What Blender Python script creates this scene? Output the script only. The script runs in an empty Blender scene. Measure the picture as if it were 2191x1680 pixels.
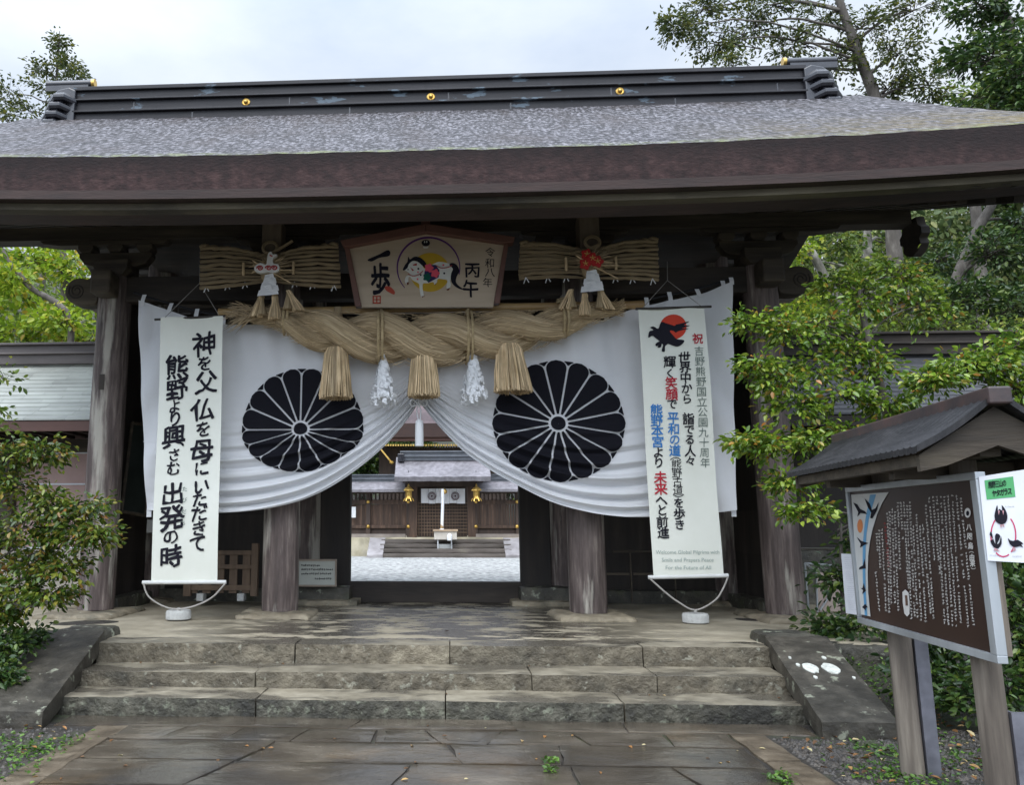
import bpy, math, random
import numpy as np
from mathutils import Vector, Matrix, noise as mnoise
random.seed(7); rng = np.random.default_rng(7)
R = math.radians; PI = math.pi
scene = bpy.context.scene; col = scene.collection

# ---------------------------------------------------------------- camera
CF, CPX, CPY, CPSI, CPIT, CX, CH = 1832., 850.7, 782.9, .0598, .1832, .233, 1.6   # measured in a 2191 x 1680 copy of the photo
cam = bpy.data.cameras.new('camera'); camo = bpy.data.objects.new('camera', cam); col.objects.link(camo)
camo.location = (CX, 0, CH); camo.rotation_euler = (PI/2+CPIT, 0, CPSI)
cam.sensor_width = 36; cam.lens = CF/2191*36
cam.shift_x = (1095.5-CPX)/2191; cam.shift_y = (CPY-840)/2191
cam.clip_end = 2000; cam.clip_start = .05
scene.camera = camo

# ---------------------------------------------------------------- sky, sun, exposure
SKY_GLOW = 2.9
SUN_EL, SUN_AZ = 56, 14            # bright part added to the overcast behind the camera, a little to its left
w = bpy.data.worlds.new('World'); scene.world = w; w.use_nodes = True
nt = w.node_tree; nt.nodes.clear()
def wn(t, **k):
    n = nt.nodes.new(t)
    for a, b in k.items(): setattr(n, a, b)
    return n
sky = wn('ShaderNodeTexSky', sky_type='NISHITA', sun_disc=False, sun_elevation=R(SUN_EL), sun_rotation=R(180+SUN_AZ))
tc = wn('ShaderNodeTexCoord')
mp = wn('ShaderNodeMapping'); mp.inputs['Scale'].default_value = (1, 1, 2.2)
nz = wn('ShaderNodeTexNoise'); nz.inputs['Scale'].default_value = 1.7; nz.inputs['Detail'].default_value = 7; nz.inputs['Roughness'].default_value = .55
rp = wn('ShaderNodeValToRGB'); rp.color_ramp.elements[0].position = .36; rp.color_ramp.elements[1].position = .64
rp.color_ramp.elements[0].color = (4.7, 5.6, 7.1, 1); rp.color_ramp.elements[1].color = (7.4, 8.0, 8.8, 1)
mx = wn('ShaderNodeMix', data_type='RGBA'); mx.inputs[0].default_value = .93
bg = wn('ShaderNodeBackground'); bg.inputs['Strength'].default_value = .1
out = wn('ShaderNodeOutputWorld')
L = nt.links.new
L(tc.outputs['Generated'], mp.inputs['Vector']); L(mp.outputs[0], nz.inputs['Vector']); L(nz.outputs['Fac'], rp.inputs[0])
# sky brightening added round the unseen sun, to light surfaces facing the camera
sd_ = Vector((-math.sin(R(SUN_AZ))*math.cos(R(SUN_EL)), -math.cos(R(SUN_AZ))*math.cos(R(SUN_EL)), math.sin(R(SUN_EL))))
dt = wn('ShaderNodeVectorMath', operation='DOT_PRODUCT'); dt.inputs[1].default_value = sd_
gr = wn('ShaderNodeMapRange', interpolation_type='SMOOTHSTEP'); gr.inputs[1].default_value = -.1; gr.inputs[2].default_value = 1.; gr.inputs[3].default_value = 1.; gr.inputs[4].default_value = SKY_GLOW
sc_ = wn('ShaderNodeVectorMath', operation='SCALE')
L(tc.outputs['Generated'], dt.inputs[0]); L(dt.outputs['Value'], gr.inputs[0]); L(gr.outputs[0], sc_.inputs[3])
L(sky.outputs[0], mx.inputs[6]); L(rp.outputs[0], mx.inputs[7]); L(mx.outputs[2], sc_.inputs[0]); sz = wn('ShaderNodeSeparateXYZ'); ov_ = wn('ShaderNodeMapRange'); ov_.inputs[1].default_value = 0; ov_.inputs[2].default_value = 1; ov_.inputs[3].default_value = .55; ov_.inputs[4].default_value = 1.42      # an overcast sky is three times as bright overhead as at the horizon
s2_ = wn('ShaderNodeVectorMath', operation='SCALE'); L(tc.outputs['Generated'], sz.inputs[0]); L(sz.outputs[2], ov_.inputs[0]); L(ov_.outputs[0], s2_.inputs[3]); L(sc_.outputs[0], s2_.inputs[0]); L(s2_.outputs[0], bg.inputs['Color']); L(bg.outputs[0], out.inputs['Surface'])
sl = bpy.data.lights.new('sun', 'SUN'); sl.energy = 1.4; sl.angle = R(45); sl.color = (1, .97, .93)
so = bpy.data.objects.new('sun', sl); col.objects.link(so); so.rotation_euler = (R(90-SUN_EL), 0, R(-SUN_AZ))
scene.view_settings.view_transform = 'Standard'; scene.view_settings.look = 'None'
scene.view_settings.exposure = .42; scene.view_settings.gamma = 1
scene.cycles.max_bounces = 6; scene.cycles.diffuse_bounces = 4; scene.cycles.transparent_max_bounces = 8
# ---------------------------------------------------------------- helpers
def at(u, v, Y):
    """the point at depth Y that was measured at (u, v) in the photo"""
    a = (u-CPX)/CF; b = -(v-CPY)/CF
    fy = math.cos(CPIT)-b*math.sin(CPIT); up = math.sin(CPIT)+b*math.cos(CPIT)
    dx = a*math.cos(CPSI)-fy*math.sin(CPSI); dy = a*math.sin(CPSI)+fy*math.cos(CPSI)
    t = Y/dy
    return Vector((CX+dx*t, Y, CH+up*t))
def px(Y): return Y/CF              # metres per photo pixel at depth Y
def tag(o, label=None, cat=None, group=None, kind=None):
    for k, v in (('label', label), ('category', cat), ('group', group), ('kind', kind)):
        if v: o[k] = v
    return o
def empty(name, loc, label, cat, group=None):
    o = bpy.data.objects.new(name, None); col.objects.link(o); o.location = loc; o.empty_display_size = .2
    return tag(o, label, cat, group)
def root_of(o):
    while o.parent: o = o.parent
    return o
def link_mesh(name, me, mat, parent=None, smooth=None, bevel=None, origin=None):
    """link a mesh made in world coordinates, re-centred on its thing's origin"""
    o = bpy.data.objects.new(name, me); col.objects.link(o)
    mats = mat if isinstance(mat, (list, tuple)) else [mat]
    for m in mats: me.materials.append(m)
    if parent:
        L0 = root_of(parent).location; me.transform(Matrix.Translation(-L0)); o.parent = parent
    elif origin is not None:
        me.transform(Matrix.Translation(-Vector(origin))); o.location = origin
    if smooth is not None:
        me.shade_smooth(); me.set_sharp_from_angle(angle=R(smooth))
    if bevel:
        b = o.modifiers.new('bevel', 'BEVEL'); b.width = bevel; b.segments = 2; b.limit_method = 'ANGLE'; b.angle_limit = R(40)
    return o
def copy_tree(o, parent=None):
    c = o.copy(); col.objects.link(c); c.parent = parent
    for ch in [x for x in bpy.data.objects if x.parent == o]: copy_tree(ch, c)
    return c
class MB:
    def __init__(s): s.v = []; s.f = []; s.uv = []; s.mi = []; s.cur = 0
    def face(s, idx, uv=None):
        s.f.append(tuple(idx)); s.uv.append(uv or [(0, 0)]*len(idx)); s.mi.append(s.cur)
    def poly(s, pts):
        n = len(s.v); s.v += [tuple(p) for p in pts]; s.face(range(n, n+len(pts)))
    def box(s, x0, x1, y0, y1, z0, z1, m=None):
        P = [Vector((x, y, z)) for z in (z0, z1) for x, y in ((x0, y0), (x1, y0), (x1, y1), (x0, y1))]
        if m is not None: P = [m @ p for p in P]
        n = len(s.v); s.v += [tuple(p) for p in P]
        for q in ((3, 2, 1, 0), (4, 5, 6, 7), (0, 1, 5, 4), (1, 2, 6, 5), (2, 3, 7, 6), (3, 0, 4, 7)): s.face([n+i for i in q])
    def beam(s, a, b, w, h, up=(0, 0, 1)):
        a, b = Vector(a), Vector(b); d = (b-a); l = d.length; d.normalize()
        sd = d.cross(Vector(up)).normalized(); u = sd.cross(d)
        m = Matrix((sd, d, u)).transposed().to_4x4(); m.translation = a
        s.box(-w/2, w/2, 0, l, -h/2, h/2, m)
    def tube(s, pts, rad, n=8, caps=True, twist=0.):
        pts = [Vector(p) for p in pts]; k = len(pts)
        if not isinstance(rad, (list, tuple)): rad = [rad]*k
        t0 = (pts[1]-pts[0]).normalized()
        nrm = t0.orthogonal().normalized(); base = len(s.v); ln = 0
        for i, p in enumerate(pts):
            t = (pts[min(i+1, k-1)]-pts[max(i-1, 0)]).normalized()
            nrm = (nrm-t*nrm.dot(t))
            nrm = nrm.normalized() if nrm.length > 1e-6 else t.orthogonal().normalized()
            bi = t.cross(nrm)
            for j in range(n):
                a = 2*PI*j/n+twist*i
                s.v.append(tuple(p+(nrm*math.cos(a)+bi*math.sin(a))*rad[i]))
        for i in range(k-1):
            l2 = ln+(pts[i+1]-pts[i]).length
            for j in range(n):
                a, b = base+i*n+j, base+i*n+(j+1) % n
                s.face((a, b, b+n, a+n), [(ln, j/n), (ln, (j+1)/n), (l2, (j+1)/n), (l2, j/n)])
            ln = l2
        if caps:
            s.face([base+j for j in reversed(range(n))]); s.face([base+(k-1)*n+j for j in range(n)])
    def lathe(s, prof, c, n=16, sx=1, sy=1, rot=0., axis='z'):
        base = len(s.v)
        for r, h in prof:
            for j in range(n):
                a = 2*PI*j/n+rot; x, y = r*math.cos(a)*sx, r*math.sin(a)*sy
                p = (x, y, h) if axis == 'z' else ((x, -h, y) if axis == 'y' else (h, x, y))
                s.v.append((c[0]+p[0], c[1]+p[1], c[2]+p[2]))
        for i in range(len(prof)-1):
            for j in range(n):
                a, b = base+i*n+j, base+i*n+(j+1) % n
                s.face((a, b, b+n, a+n), [(prof[i][1], j/n), (prof[i][1], (j+1)/n), (prof[i+1][1], (j+1)/n), (prof[i+1][1], j/n)])
        s.face([base+j for j in reversed(range(n))]); s.face([base+(len(prof)-1)*n+j for j in range(n)])
    def prism(s, pts2, a, b, plane='xz'):
        """outline in a plane, extruded from a to b along the third axis"""
        f = (lambda p, t: (p[0], t, p[1])) if plane == 'xz' else ((lambda p, t: (t, p[0], p[1])) if plane == 'yz' else (lambda p, t: (p[0], p[1], t)))
        n = len(s.v); k = len(pts2)
        s.v += [f(p, a) for p in pts2]+[f(p, b) for p in pts2]
        s.face(range(n, n+k)); s.face([n+k+i for i in reversed(range(k))])
        for i in range(k):
            j = (i+1) % k; s.face((n+i, n+k+i, n+k+j, n+j))
    def grid(s, P, uv=True, flip=False):
        """P: rows of points"""
        n = len(s.v); a, b = len(P), len(P[0])
        for r in P: s.v += [tuple(p) for p in r]
        for i in range(a-1):
            for j in range(b-1):
                q = [n+i*b+j, n+i*b+j+1, n+(i+1)*b+j+1, n+(i+1)*b+j]
                u = [(j/(b-1), i/(a-1)), ((j+1)/(b-1), i/(a-1)), ((j+1)/(b-1), (i+1)/(a-1)), (j/(b-1), (i+1)/(a-1))]
                if flip: q.reverse(); u.reverse()
                s.face(q, u)
    def mesh(s, name='mesh'):
        me = bpy.data.meshes.new(name); me.from_pydata(s.v, [], s.f)
        uv = me.uv_layers.new(name='UVMap')
        uv.data.foreach_set('uv', [c for f in s.uv for p in f for c in p])
        me.polygons.foreach_set('material_index', s.mi); me.update()
        return me
    def build(s, name, mat, parent=None, smooth=None, bevel=None, origin=None):
        return link_mesh(name, s.mesh(name), mat, parent, smooth, bevel, origin)
def recalc(o):
    import bmesh
    bm = bmesh.new(); bm.from_mesh(o.data); bmesh.ops.recalc_face_normals(bm, faces=bm.faces); bm.to_mesh(o.data); bm.free(); return o
def rough_block(mb, x0, x1, y0, y1, z0, z1, cell=.06, amp=.008, shear=None, chip=.02, riser=False):
    """a stone block: subdivided box whose faces and arrises are worn"""
    nx, ny, nzz = [max(2, min(60, int(round(d/cell)))) for d in (x1-x0, y1-y0, z1-z0)]
    sd = Vector((x0*3.1+y0, y0*1.7, z0*5+x1)); idx = {}
    def vert(i, j, k):
        if (i, j, k) in idx: return idx[i, j, k]
        p = Vector((x0+(x1-x0)*i/nx, y0+(y1-y0)*j/ny, z0+(z1-z0)*k/nzz))
        c = Vector(((x0+x1)/2, (y0+y1)/2, (z0+z1)/2)); e = (i in (0, nx))+(j in (0, ny))+(k in (0, nzz))
        d = mnoise.noise_vector(p*6+sd)*amp+mnoise.noise_vector(p*21+sd)*amp*.5
        q = p+d
        if e >= 2:
            ch = chip*(.35+abs(mnoise.noise(p*9+sd)))
            for ax, (m, n_) in enumerate(((i, nx), (j, ny), (k, nzz))):
                if m == 0: q[ax] += ch*.6
                elif m == n_: q[ax] -= ch*.6
        if shear: q = shear(q)
        idx[i, j, k] = len(mb.v); mb.v.append(tuple(q)); return idx[i, j, k]
    def quad(*q): mb.face([vert(*t) for t in q])
    for i in range(nx):
        for j in range(ny):
            quad((i, j, nzz), (i+1, j, nzz), (i+1, j+1, nzz), (i, j+1, nzz)); quad((i, j+1, 0), (i+1, j+1, 0), (i+1, j, 0), (i, j, 0))
        for k in range(nzz):
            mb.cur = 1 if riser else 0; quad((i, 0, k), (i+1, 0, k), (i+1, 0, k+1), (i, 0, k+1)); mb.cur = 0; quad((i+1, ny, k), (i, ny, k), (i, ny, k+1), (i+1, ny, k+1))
    for j in range(ny):
        for k in range(nzz):
            quad((0, j+1, k), (0, j, k), (0, j, k+1), (0, j+1, k+1)); quad((nx, j, k), (nx, j+1, k), (nx, j+1, k+1), (nx, j, k+1))
# ---- lettering: glyphs of the built-in font laid on a mapped surface
_gl = {}
def glyph(ch, off=0.):
    k = (ch, off)
    if k not in _gl:
        c = bpy.data.curves.new('glyph', 'FONT'); c.body = ch; c.size = 1; c.offset = off; c.resolution_u = 3
        o = bpy.data.objects.new('glyph', c); col.objects.link(o); bpy.context.view_layer.update()
        me = bpy.data.meshes.new_from_object(o.evaluated_get(bpy.context.evaluated_depsgraph_get()))
        V = np.array([v.co[:2] for v in me.vertices]) if len(me.vertices) else np.zeros((0, 2))
        F = [tuple(p.vertices) for p in me.polygons]
        col.objects.unlink(o); bpy.data.objects.remove(o); bpy.data.curves.remove(c); bpy.data.meshes.remove(me)
        _gl[k] = (V, F)
    return _gl[k]
def put_char(mb, ch, cx, cy, w, fn, h=None, off=.02, brush=0., slant=0., nrm=(0, -1, 0)):
    """centre a full-width character at (cx, cy) in drawing units (y down); fn maps drawing units to a point"""
    V, F = glyph(ch, 0.); h = h or w
    sd = random.random()*50; nv_ = Vector(nrm); k = off*.9
    sh = [(0, 0)] if off < .008 else [(0, 0), (k, k*.5), (-k, -k*.5), (k*.5, -k), (-k*.5, k)]      # a loaded brush: the stroke laid several times
    for q, (sx_, sy_) in enumerate(sh):
        n = len(mb.v)
        for x, y in V:
            a, b = (x-.5)*1.06, (y-.38)*1.06
            if brush:
                a += brush*mnoise.noise(Vector((x*3.2+sd, y*3.2, 0))); b += brush*mnoise.noise(Vector((x*3.2, y*3.2+sd, 5)))
                b += a*slant
            mb.v.append(tuple(fn(cx+(a+sx_)*w, cy-(b+sy_)*h)+nv_*(.0005*q)))
        for f in F: mb.face([n+i for i in f])
def put_line(mb, s, cx, cy, width, fn, off=0.):
    V, F = glyph(s, off); x0, x1 = V[:, 0].min(), V[:, 0].max(); k = width/(x1-x0); n = len(mb.v)
    for x, y in V: mb.v.append(tuple(fn(cx+(x-(x0+x1)/2)*k, cy-(y-.35)*k)))
    for f in F: mb.face([n+i for i in f])
def put_poly(mb, pts, fn):
    n = len(mb.v); mb.v += [tuple(fn(*p)) for p in pts]; mb.face(range(n, n+len(pts)))
def smooth_poly(pts, k=4):
    n = len(pts); o = []
    for i in range(n):
        p0, p1, p2, p3 = [np.array(pts[(i+d) % n], float) for d in (-1, 0, 1, 2)]
        for s in range(k):
            t = s/k; o.append(tuple(.5*((2*p1)+(-p0+p2)*t+(2*p0-5*p1+4*p2-p3)*t*t+(-p0+3*p1-3*p2+p3)*t**3)))
    return o
def circle(cx, cy, rx, ry=None, n=28): return [(cx+rx*math.cos(2*PI*i/n), cy+(ry or rx)*math.sin(2*PI*i/n)) for i in range(n)]
def ring(mb, cx, cy, rx, ry, wd, fn, a0=0, a1=2*PI, n=48):
    for i in range(n):
        a, b = a0+(a1-a0)*i/n, a0+(a1-a0)*(i+1)/n
        w_ = wd(i/n) if callable(wd) else wd; w2 = wd((i+1)/n) if callable(wd) else wd
        put_poly(mb, [(cx+(rx-w_)*math.cos(a), cy+(ry-w_)*math.sin(a)), (cx+(rx+w_)*math.cos(a), cy+(ry+w_)*math.sin(a)),
                      (cx+(rx+w2)*math.cos(b), cy+(ry+w2)*math.sin(b)), (cx+(rx-w2)*math.cos(b), cy+(ry-w2)*math.sin(b))], fn)
def catmull(pts, k=8):
    P = [Vector(p) for p in pts]; o = []
    for i in range(len(P)-1):
        p0, p1, p2, p3 = P[max(i-1, 0)], P[i], P[i+1], P[min(i+2, len(P)-1)]
        for s in range(k):
            t = s/k; o.append(.5*((2*p1)+(p2-p0)*t+(2*p0-5*p1+4*p2-p3)*t*t+(3*p1-p0-3*p2+p3)*t**3))
    return o+[P[-1]]
def sstep(a, b, x): t = min(1, max(0, (x-a)/(b-a))); return t*t*(3-2*t)

# ---------------------------------------------------------------- materials
def M(name, cols, scale=4, stretch=(1, 1, 1), rough=(.6, .85), bump=.3, bscale=None, bstretch=None, coord='Object', detail=8, over=(), island=0., bdist=.02, spec=.5, metal=0., big=.25, trans=0.):
    m = bpy.data.materials.new(name); m.use_nodes = True; t = m.node_tree; t.nodes.clear(); K = t.links.new
    def N(ty, **k):
        n = t.nodes.new(ty)
        for a, b in k.items():
            if a in n.inputs.keys(): n.inputs[a].default_value = b
            else: setattr(n, a, b)
        return n
    tcn = N('ShaderNodeTexCoord'); src = tcn.outputs[coord]
    def noise(sc, st, off=0, det=detail, ro=.6):
        mp_ = N('ShaderNodeMapping'); mp_.inputs['Scale'].default_value = st; mp_.inputs['Location'].default_value = (off, off*.7, off*1.3)
        K(src, mp_.inputs[0]); n_ = N('ShaderNodeTexNoise', Scale=sc, Detail=det, Roughness=ro); K(mp_.outputs[0], n_.inputs['Vector']); return n_.outputs['Fac']
    f = noise(scale, stretch)
    r = N('ShaderNodeValToRGB'); cr = r.color_ramp
    while len(cr.elements) < len(cols): cr.elements.new(.5)
    for e, (p, c) in zip(cr.elements, cols): e.position = p; e.color = (*c, 1)
    K(f, r.inputs[0]); c = r.outputs[0]
    if big:
        g = noise(scale*.17, stretch, 9, 3); mr = N('ShaderNodeMapRange'); mr.inputs[1].default_value = .3; mr.inputs[2].default_value = .7
        mr.inputs[3].default_value = 1-big; mr.inputs[4].default_value = 1+big; K(g, mr.inputs[0])
        mm = N('ShaderNodeVectorMath', operation='SCALE'); K(c, mm.inputs[0]); K(mr.outputs[0], mm.inputs[3]); c = mm.outputs[0]
    if island:
        gi = N('ShaderNodeNewGeometry'); mr = N('ShaderNodeMapRange'); mr.inputs[3].default_value = 1-island; mr.inputs[4].default_value = 1+island
        K(gi.outputs['Random Per Island'], mr.inputs[0]); mm = N('ShaderNodeVectorMath', operation='SCALE'); K(c, mm.inputs[0]); K(mr.outputs[0], mm.inputs[3]); c = mm.outputs[0]
    rr = N('ShaderNodeMapRange'); rr.inputs[3].default_value = rough[0]; rr.inputs[4].default_value = rough[1]; K(f, rr.inputs[0]); ro = rr.outputs[0]
    for q, ov in enumerate(over):
        fo = noise(ov.get('scale', 2), ov.get('stretch', (1, 1, 1)), 3.7+q*5, ov.get('detail', 6), ov.get('ro', .6))
        mr = N('ShaderNodeMapRange'); mr.inputs[1].default_value = ov['lo']; mr.inputs[2].default_value = ov['hi']; K(fo, mr.inputs[0]); fac = mr.outputs[0]
        if 'mask' in ov:        # a region of the thing itself: (axis, from, to) ramps 0 -> 1
            for ax, a, b in ov['mask']:
                sp = N('ShaderNodeSeparateXYZ'); K(src, sp.inputs[0]); v = sp.outputs[ax % 3]
                if ax >= 3:
                    ab = N('ShaderNodeMath', operation='ABSOLUTE'); K(v, ab.inputs[0]); v = ab.outputs[0]
                m2 = N('ShaderNodeMapRange'); m2.inputs[1].default_value = a; m2.inputs[2].default_value = b; K(v, m2.inputs[0])
                mu = N('ShaderNodeMath', operation='MULTIPLY'); K(fac, mu.inputs[0]); K(m2.outputs[0], mu.inputs[1]); fac = mu.outputs[0]
        if ov.get('amt'):
            mu = N('ShaderNodeMath', operation='MULTIPLY'); K(fac, mu.inputs[0]); mu.inputs[1].default_value = ov['amt']; fac = mu.outputs[0]
        mi = N('ShaderNodeMix', data_type='RGBA', blend_type=ov.get('blend', 'MIX')); K(fac, mi.inputs[0]); K(c, mi.inputs[6]); mi.inputs[7].default_value = (*ov['color'], 1); c = mi.outputs[2]
        if 'rough' in ov:
            mi = N('ShaderNodeMix', data_type='FLOAT'); K(fac, mi.inputs[0]); K(ro, mi.inputs[2]); mi.inputs[3].default_value = ov['rough']; ro = mi.outputs[0]
    b = N('ShaderNodeBsdfPrincipled'); K(c, b.inputs['Base Color']); K(ro, b.inputs['Roughness']); b.inputs['Metallic'].default_value = metal
    b.inputs['Specular IOR Level'].default_value = spec
    if bump:
        bf = noise(bscale or scale*3, bstretch or stretch, 2); bu = N('ShaderNodeBump', Strength=bump, Distance=bdist); K(bf, bu.inputs['Height']); K(bu.outputs[0], b.inputs['Normal'])
    o = N('ShaderNodeOutputMaterial'); sh = b.outputs[0]
    if trans:
        tr = N('ShaderNodeBsdfTranslucent'); K(c, tr.inputs[0]); ms = N('ShaderNodeMixShader'); ms.inputs[0].default_value = trans; K(sh, ms.inputs[1]); K(tr.outputs[0], ms.inputs[2]); sh = ms.outputs[0]
    K(sh, o.inputs[0]); return m
def flat(name, c, rough=.7, spec=.3, metal=0.): return M(name, [(0, c), (1, c)], scale=30, rough=(rough, rough), bump=0, big=.06, spec=spec, metal=metal)
def leafmat(name, cols, rough=.35, trans=.35):
    m = bpy.data.materials.new(name); m.use_nodes = True; t = m.node_tree; t.nodes.clear(); K = t.links.new
    g = t.nodes.new('ShaderNodeNewGeometry'); r = t.nodes.new('ShaderNodeValToRGB'); cr = r.color_ramp
    while len(cr.elements) < len(cols): cr.elements.new(.5)
    for e, (p, c) in zip(cr.elements, cols): e.position = p; e.color = (*c, 1)
    K(g.outputs['Random Per Island'], r.inputs[0])
    b = t.nodes.new('ShaderNodeBsdfPrincipled'); b.inputs['Roughness'].default_value = rough; K(r.outputs[0], b.inputs['Base Color'])
    tr = t.nodes.new('ShaderNodeBsdfTranslucent'); K(r.outputs[0], tr.inputs[0])
    ms = t.nodes.new('ShaderNodeMixShader'); ms.inputs[0].default_value = trans; K(b.outputs[0], ms.inputs[1]); K(tr.outputs[0], ms.inputs[2])
    o = t.nodes.new('ShaderNodeOutputMaterial'); K(ms.outputs[0], o.inputs[0]); return m

wood_col = M('weathered_pillar_wood', [(.25, (.040, .029, .025)), (.45, (.085, .063, .056)), (.6, (.16, .125, .11)), (.74, (.34, .295, .25))], scale=5, stretch=(2.6, 2.6, .28), bump=.8, bscale=11, bstretch=(3, 3, .25), rough=(.6, .9),
             over=[dict(color=(.42, .39, .33), scale=1.6, stretch=(2.6, 2.6, .3), lo=.53, hi=.62, amt=.85), dict(color=(.03, .024, .022), scale=2.2, stretch=(3, 3, .2), lo=.62, hi=.75, amt=.8)])
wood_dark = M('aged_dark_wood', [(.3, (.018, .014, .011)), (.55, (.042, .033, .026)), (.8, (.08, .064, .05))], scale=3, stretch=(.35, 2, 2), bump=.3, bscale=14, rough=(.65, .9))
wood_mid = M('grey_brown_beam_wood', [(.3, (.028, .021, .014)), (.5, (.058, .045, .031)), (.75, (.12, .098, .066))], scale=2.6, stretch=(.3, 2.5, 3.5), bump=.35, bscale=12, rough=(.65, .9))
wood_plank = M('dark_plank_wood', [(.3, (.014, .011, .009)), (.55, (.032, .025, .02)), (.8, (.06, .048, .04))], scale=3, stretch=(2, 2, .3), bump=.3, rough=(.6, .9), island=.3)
bark_edge = M('cut_bark_edge', [(.3, (.024, .013, .012)), (.5, (.056, .030, .028)), (.75, (.105, .060, .055))], scale=12, stretch=(.8, 1, 1.4), bump=.4, bscale=30, bstretch=(.7, 1, 1.5), rough=(.75, .95), bdist=.02, big=.2,
              over=[dict(color=(.022, .015, .014), scale=4, stretch=(1.6, 1, .2), lo=.42, hi=.7, amt=.6), dict(color=(.016, .011, .011), scale=3, stretch=(.6, 1, 1), lo=.15, hi=.4, mask=[(2, 4.78, 4.97)], amt=.75)])
roof_bark = M('wet_bark_thatch', [(.38, (.018, .016, .016)), (.5, (.062, .057, .060)), (.62, (.21, .20, .215))], scale=15, stretch=(1.3, .5, .5), bump=1., bscale=22, bdist=.06, rough=(.55, .75), detail=3, spec=.3, big=.15,
              over=[dict(color=(.05, .036, .030), scale=1.3, stretch=(1.2, .35, .35), lo=.5, hi=.72, amt=.55), dict(color=(.19, .145, .055), scale=5, lo=.36, hi=.56, mask=[(0, 2.6, 6.4), (1, -2.4, -4.6)], amt=.75, rough=.9), dict(color=(.20, .22, .09), scale=6, lo=.45, hi=.6, mask=[(1, -4.62, -4.9)], amt=.9)])
copper = M('weathered_ridge_copper', [(.3, (.012, .011, .013)), (.55, (.022, .021, .024)), (.8, (.040, .037, .040))], scale=2.4, stretch=(.6, 1, 2), bump=.15, rough=(.4, .65), spec=.35,
           over=[dict(color=(.16, .22, .27), scale=1.7, stretch=(.9, 1, 2.8), lo=.61, hi=.64, amt=.55), dict(color=(.012, .012, .014), scale=3, stretch=(3, 1, .2), lo=.6, hi=.7, amt=.5)])
tile_dark = M('wet_dark_ridge_tile', [(.3, (.012, .012, .016)), (.8, (.035, .035, .042))], scale=6, bump=.1, rough=(.18, .32), spec=.7)
gold = M('gilded_metal', [(.3, (.55, .33, .07)), (.7, (.85, .58, .18))], scale=9, bump=.05, rough=(.25, .4), metal=.85)
stone = M('worn_sandstone', [(.25, (.13, .11, .075)), (.5, (.25, .21, .145)), (.75, (.37, .32, .23))], scale=4.5, bump=.7, bscale=18, bdist=.025, rough=(.55, .9), big=.3, island=.12,
          over=[dict(color=(.05, .05, .035), scale=2.4, lo=.52, hi=.68, amt=.75), dict(color=(.42, .42, .33), scale=9, lo=.64, hi=.68, amt=.7)])
stone_dark = M('mossy_dark_stone', [(.25, (.022, .021, .016)), (.5, (.06, .055, .042)), (.75, (.13, .12, .09))], scale=4.5, bump=.8, bscale=16, bdist=.03, rough=(.4, .8), big=.3,
          over=[dict(color=(.36, .38, .29), scale=7, lo=.60, hi=.66, amt=.8), dict(color=(.05, .06, .02), scale=3, lo=.55, hi=.7, amt=.6)])
stone_low = M('lichen_step_stone', [(.25, (.05, .047, .034)), (.5, (.12, .11, .082)), (.75, (.22, .2, .155))], scale=4.5, bump=.8, bscale=18, bdist=.03, rough=(.45, .85), big=.3, island=.1,
          over=[dict(color=(.02, .018, .014), scale=2.2, lo=.48, hi=.62, amt=.8), dict(color=(.33, .36, .25), scale=8, lo=.6, hi=.66, amt=.7)])
floor_st = M('part_wet_stone_floor', [(.25, (.19, .165, .115)), (.5, (.31, .27, .195)), (.75, (.42, .37, .275))], scale=3, bump=.35, bscale=22, rough=(.6, .85), big=.2,
          over=[dict(color=(.055, .048, .038), scale=1.9, stretch=(.8, 1.6, 1), lo=.44, hi=.50, rough=.18, mask=[(3, 3.2, 1.6)], amt=.95, detail=9, ro=.68)])
flag = M('wet_flagstone', [(.25, (.034, .028, .020)), (.5, (.078, .064, .047)), (.75, (.14, .118, .09))], scale=2.2, stretch=(.8, 1.3, 1), bump=.35, bscale=6, bdist=.03, rough=(.04, .3), big=.3, island=.2, spec=.55,
          over=[dict(color=(.035, .035, .035), scale=.9, lo=.5, hi=.62, amt=.7), dict(color=(.13, .075, .03), scale=1.1, lo=.55, hi=.68, amt=.5), dict(color=(.15, .13, .10), scale=5, stretch=(.5, 1.6, 1), lo=.58, hi=.66, amt=.4, rough=.5), dict(color=(.045, .036, .026), scale=1.4, stretch=(.8, 1.5, 1), lo=.46, hi=.54, amt=.5, rough=.04)])
soil = M('dark_wet_soil', [(.3, (.016, .013, .010)), (.55, (.04, .033, .025)), (.8, (.085, .075, .06))], scale=13, bump=1., bscale=30, bdist=.04, rough=(.5, .9), over=[dict(color=(.05, .075, .02), scale=1.5, lo=.5, hi=.66, amt=.7)])
gravel_light = M('pale_gravel', [(.35, (.15, .15, .145)), (.5, (.36, .36, .345)), (.65, (.58, .575, .55))], scale=7, bump=1., bscale=8, bdist=.1, rough=(.7, .9), big=.1, detail=5)
cloth = M('white_cotton', [(.3, (.77, .775, .79)), (.7, (.82, .825, .84))], scale=2, bump=.12, bscale=9, bstretch=(2.5, 1, .6), rough=(.8, .95), big=.03, trans=.22, over=[dict(color=(.6, .58, .55), scale=1.5, lo=.58, hi=.8, amt=.25)])
banner_cloth = M('cream_banner_cloth', [(.3, (.74, .75, .66)), (.7, (.8, .81, .73))], scale=2, bump=.05, bscale=60, rough=(.7, .9), big=.03, trans=.12)
black_dye = flat('black_dye', (.008, .008, .012), .85, .15)
ink = flat('black_ink', (.012, .011, .018), .8, .2)
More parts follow.
